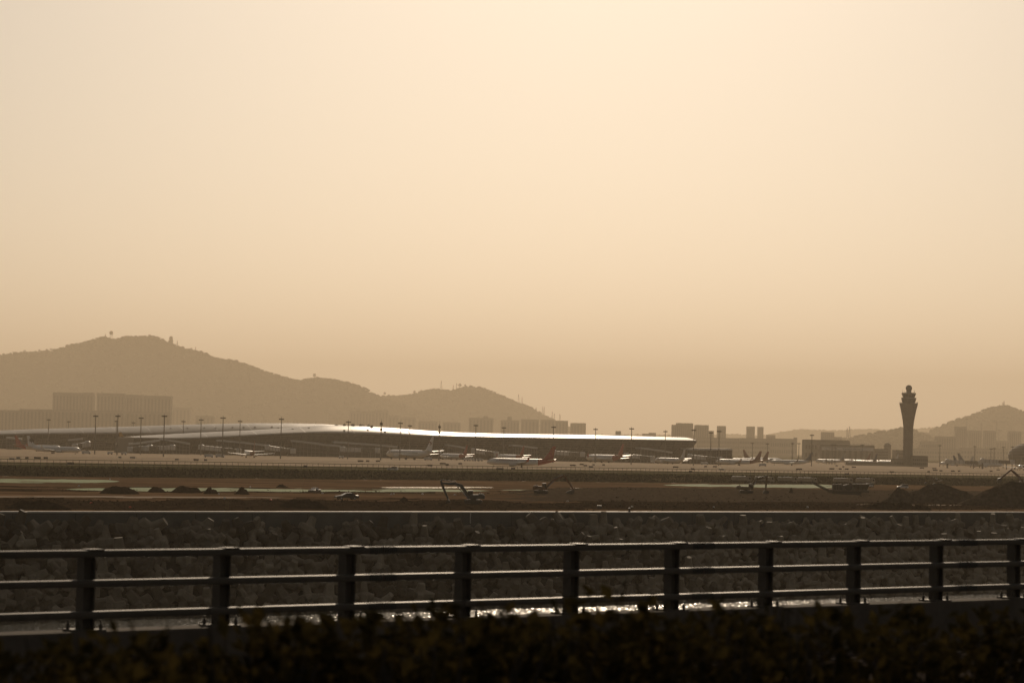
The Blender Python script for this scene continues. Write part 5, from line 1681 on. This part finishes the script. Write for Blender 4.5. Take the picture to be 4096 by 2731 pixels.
# ================================================================ SMALL THINGS ON THE SITE
p = hit(908, 2035)
t = thing('marker_board', 'upright plain timber board standing in the mud', 'board', p, .1); hgt = 32 * p.y / F
mb = MB(); mb.box((-.25, 0, hgt / 2), (.2, .08, hgt)); part('plank', mb, M_timber, t)
mb = MB(); mb.box((.0, .01, hgt / 2 - .05), (.2, .08, hgt * .97)); part('plank', mb, M_timber, t)
mb = MB(); mb.box((.25, 0, hgt / 2 - .02), (.2, .08, hgt * .99)); part('plank', mb, M_timber, t)
mb = MB(); mb.box((0, -.07, hgt * .8), (.75, .06, .14)); part('batten', mb, M_timber, t)
p = hit(1211, 1964)
t = thing('survey_pole', 'thin leaning survey pole beside the green pool', 'pole', p)
mb = MB(); mb.tube((0, 0, 0), (.25, 0, 3.6), .05, .04, 6); part('staff', mb, M_timber, t); mb = MB(); mb.box((.25, 0, 3.65), (.16, .05, .16)); part('target_plate', mb, M_orange, t)
p = hit(2397, 2034)
t = thing('equipment_box', 'dark box with a pale lid on the mud behind the wall', 'box', p)
mb = MB(); mb.box((0, 0, .35), (1.0, .7, .7)); part('case', mb, M_dark, t); mb = MB(); mb.box((0, 0, .74), (1.08, .78, .08)); part('lid', mb, M_offw, t)
ub, vb = toUV(D(2662, 2040, 445))
t = thing('bollard', 'small bollard standing on the sea wall coping', 'bollard', UV(ub, V_WALL - .3, 1.5))
mb = MB(); mb.lathe([(.16, 0), (.13, .1), (.12, .42), (.2, .46), (.2, .58), (.08, .62)], 12); part('post', mb, M_dark, t, smooth=40)
mb = MB(); mb.lathe([(.24, 0), (.24, .05)], 12); part('flange', mb, M_dark, t)
LT = [(125, 2019), (365, 2014), (520, 2031), (105, 2031), (316, 1944), (440, 1917), (1083, 2002), (1195, 2013), (898, 1995), (1000, 1948), (1565, 1978), (1575, 1977), (1690, 1977), (1820, 1980), (875, 1977), (2270, 2006), (2528, 2028), (2855, 2030), (3230, 2030), (3968, 1969), (1290, 1974)]
lm1 = MB(); lm1.prism([(-.3, 0), (.28, 0), (.2, .22), (-.05, .34), (-.25, .2)], -.2, .2); lme = lm1.mesh('litter', M_litter); lmo = lm1.mesh('litter', M_orange)
for i, (x, y) in enumerate(LT):
    orange = i in (0, 1, 2, 3, 6, 7)
    o = link('litter', lmo if orange else lme); o.location = hit(x, y); o.rotation_euler = (0, 0, i); 
    tag(o, 'scrap of reddish litter on the dark mud bank' if orange else 'scrap of pale litter on the mud', 'litter', 'reddish scraps' if orange else 'pale scraps')


def reeds(px0, px1, py, hpx, label, seed):
    r = np.random.RandomState(seed); p = hit((px0 + px1) / 2, py); k = p.y / F
    t = thing('reed_clump', label, 'reeds', p, 0, 'plume reeds at the bank foot')
    sm_ = MB(); pl_ = MB(); W_ = (px1 - px0) * k / 2
    for i in range(70):
        x = r.uniform(-W_, W_); y = r.uniform(-1, 1); h = hpx * k * r.uniform(.5, 1.05); lean = r.uniform(.1, .5) * h * .6
        sm_.bar((x, y, 0), (x + lean * .5, y, h * .7), .04, .04)
        a = Vector((x + lean * .5, y, h * .7)); b = Vector((x + lean, y, h)); c = (a + b) / 2 + Vector((.0, 0, .12))
        pl_.add([a, c + Vector((-.1, .08, 0)), b, c + Vector((.1, -.08, -.1))], [(0, 1, 2), (0, 2, 3)])
    part('stems', sm_, M_reed, t); part('plumes', pl_, M_reed, t)


reeds(2610, 2645, 1923, 11, 'pale plume reed clump, left of the three at the bank', 1)
reeds(2660, 2740, 1925, 18, 'pale plume reed clump, tallest and middle of three', 2)
reeds(2770, 2806, 1928, 13, 'pale plume reed clump, right of the three at the bank', 3)

# low scrub on the embankment
rb = MB()
for k in range(9000):
    v_ = rr.uniform(V_TOE - 4, V_FENCE - 3); u_ = rr.uniform(.55, 1.3) * v_
    p = UV(u_, v_, float(mudz(u_, v_)) - .05); h = rr.uniform(.25, .8) * (1.5 if rr.rand() < .08 else 1); w_ = h * rr.uniform(.4, .9); a = rr.uniform(0, 3.14)
    c, s = math.cos(a) * w_, math.sin(a) * w_
    rb.add([p + Vector((-c, -s, 0)), p + Vector((c, s, 0)), p + Vector((c * .5, s * .6, h * .8)), p + Vector((rr.uniform(-.2, .2), 0, h)), p + Vector((-c * .8, -s * .5, h * .6))], [(0, 1, 2, 3, 4)])
o = part('scrub', rb, M_bank); tag(o, 'dark low scrub growing over the embankment', 'scrub', kind='stuff')


# lone trees on the ridge line
def ridge_tree(px, ytop, ybase, Y, label, w_=1.0):
    Y = FAR(Y)
    b = D(px, ybase, Y); h = D(px, ytop, Y).z - b.z + 3
    t = thing('tree', label, 'tree', (b.x, Y, b.z - 3), 0, 'lone trees on the ridges')
    mb = MB(); mb.tube((0, 0, 0), (h * .03, 0, h * .55), h * .045, h * .025, 6); mb.tube((h * .03, 0, h * .5), (h * .2, 0, h * .8), h * .02, h * .008, 5); mb.tube((h * .03, 0, h * .5), (-h * .16, 0, h * .78), h * .02, h * .008, 5); part('trunk', mb, M_bark, t)
    r = np.random.RandomState(int(px)); mb = MB()
    for k in range(420):
        a = r.uniform(0, 6.28); f = r.rand() ** .5
        z = h * r.uniform(.42, 1.0); rad = h * .34 * w_ * f * (1.1 - abs(z / h - .68) * 1.6)
        c = Vector((rad * math.cos(a), rad * math.sin(a), z)); s = h * r.uniform(.03, .06)
        e1 = Vector(r.normal(size=3)).normalized() * s; e2 = Vector(r.normal(size=3)).normalized() * s
        mb.add([c - e1, c + e2, c + e1, c - e2], [(0, 1, 2, 3)])
    part('crown', mb, M_wood, t)


for x, y0, y1, l in [(432, 158, 187, 'bare-looking lone tree on the saddle of the left hill'), (905, 283, 306, 'leafy tree in the gap between the hills'), (1410, 225, 255, 'slim tree on the middle hill beside the summit'), (1445, 230, 248, 'bushy tree on the middle hill summit'), (1105, 272, 297, 'leafy tree on the left rise of the middle hill'), (1150, 268, 288, 'tree on the left rise of the middle hill, nearer the mast')]:
    ridge_tree(1000 + x / 1.68, 1400 + y0 / 1.68, 1400 + y1 / 1.68, 9000 if x < 900 else 9800, l)
for x, y0, y1, l in [(128, 297, 318, 'pointed tree on the far left ridge'), (230, 283, 308, 'flat round tree on the far left ridge'), (480, 266, 292, 'spiky tree left of the summit slope'), (370, 276, 300, 'broad flat tree on the far left ridge, right of the round one'), (440, 272, 296, 'broad tree on the far left ridge beside the spiky one'), (1530, 172, 200, 'wide tree right of the left hill summit'), (1800, 262, 284, 'flat tree below the radar house')]:
    ridge_tree(x / 2.352, 1280 + y0 / 2.352, 1280 + y1 / 2.352, 9000, l, 1.5)


# ================================================================ FOREGROUND SHRUBS ON THE CENTRAL RESERVE
def shrub_meshes(seed, n=1900):
    r = np.random.RandomState(seed); mb = MB()
    for k in range(n):
        a = r.uniform(0, 6.28); z = r.uniform(.35, 1.0) ** .8
        rad = (.62 + .12 * math.sin(a * 3 + seed)) * math.sqrt(r.rand()) * (1.15 - .55 * z ** 3)
        zz = 2.0 * z + .12 * math.sin(a * 2 + seed * 2) - .25 * rad
        c = Vector((rad * math.cos(a), rad * math.sin(a), zz))
        d = Vector((math.cos(a) * .7 + r.normal() * .4, math.sin(a) * .7 + r.normal() * .4, r.uniform(-.2, .9))).normalized()
        sd_ = d.cross(Vector((r.normal(), r.normal(), 1))).normalized()
        l = r.uniform(.05, .12); wd = l * .3
        mb.add([c, c + d * l * .5 + sd_ * wd, c + d * l, c + d * l * .5 - sd_ * wd], [(0, 1, 2, 3)])
    tw = MB()
    for k in range(26):
        a = r.uniform(0, 6.28); rad = r.uniform(.2, .7); h = r.uniform(1.4, 2.1)
        tw.tube((.12 * math.cos(a), .12 * math.sin(a), 0), (rad * .6 * math.cos(a), rad * .6 * math.sin(a), h * .6), .014, .01, 5, cap=False)
        tw.tube((rad * .6 * math.cos(a), rad * .6 * math.sin(a), h * .6), (rad * math.cos(a), rad * math.sin(a), h), .01, .004, 5, cap=False)
    return mb.mesh('foliage', M_leaf), tw.mesh('stems', M_bark)


SM = [shrub_meshes(s) for s in (1, 2, 3, 4)] + [shrub_meshes(s, 1000) for s in (5, 6)]
HN = -18.6                                # metres this side of the barrier
k = 0
for row, (off, dz, n0) in enumerate(((0, 0, 0), (.7, -.08, .4))):
    s = -26.0 + n0
    while s < 9:
        p = BR(s, HN + off, 8.8)
        if p.y > 6:
            q = 2048 + F * p.x / p.y
            if -900 < q < 5000:
                if row and q > 2900 and k % 2: k += 1; s += .6; continue
                f, st_ = SM[k % 4] if q < 2500 else SM[4 + k % 2]
                t = thing('shrub', 'dark leafy shrub in the hedge along the bottom of the picture', 'shrub', p, random.uniform(0, 6), 'hedge shrubs on the central reserve')
                sx = random.uniform(.85, 1.15); t.scale = (sx, sx, random.uniform(.955, 1.03) + dz * .5 + .035 * max(0, min(1, (3800 - q) / 2500)) + (.03 if 1500 < q < 3700 else 0))
                link('foliage', f, t); link('stems', st_, t)
                k += 1
        s += random.uniform(.5, .7)
mb = MB(); mb.bar(BR(-70, HN, 8.78), BR(70, HN, 8.78), 2.6, .3)
struct('planting_bed', mb, M_spoil)


# ================================================================ HAZE
hb = MB()
X0, X1, Y0, Y1, Z0, Z1 = -11500.0, 11500.0, -1500.0, 27000.0, -16.7, 780.0
hb.box(((X0 + X1) / 2, (Y0 + Y1) / 2, (Z0 + Z1) / 2), (X1 - X0, Y1 - Y0, Z1 - Z0))
hm = bpy.data.materials.new('haze'); hm.use_nodes = True
t_ = hm.node_tree; t_.nodes.clear()
oo = t_.nodes.new('ShaderNodeOutputMaterial'); pv = t_.nodes.new('ShaderNodeVolumePrincipled'); t_.links.new(pv.outputs[0], oo.inputs['Volume'])
pv.inputs['Color'].default_value = (.95, .8, .6, 1)
pv.inputs['Density'].default_value = 7.4e-5
pv.inputs['Anisotropy'].default_value = .37
hz = part('haze', hb, hm)
hz['kind'] = 'stuff'
hz['label'] = 'warm dusty haze filling the air'
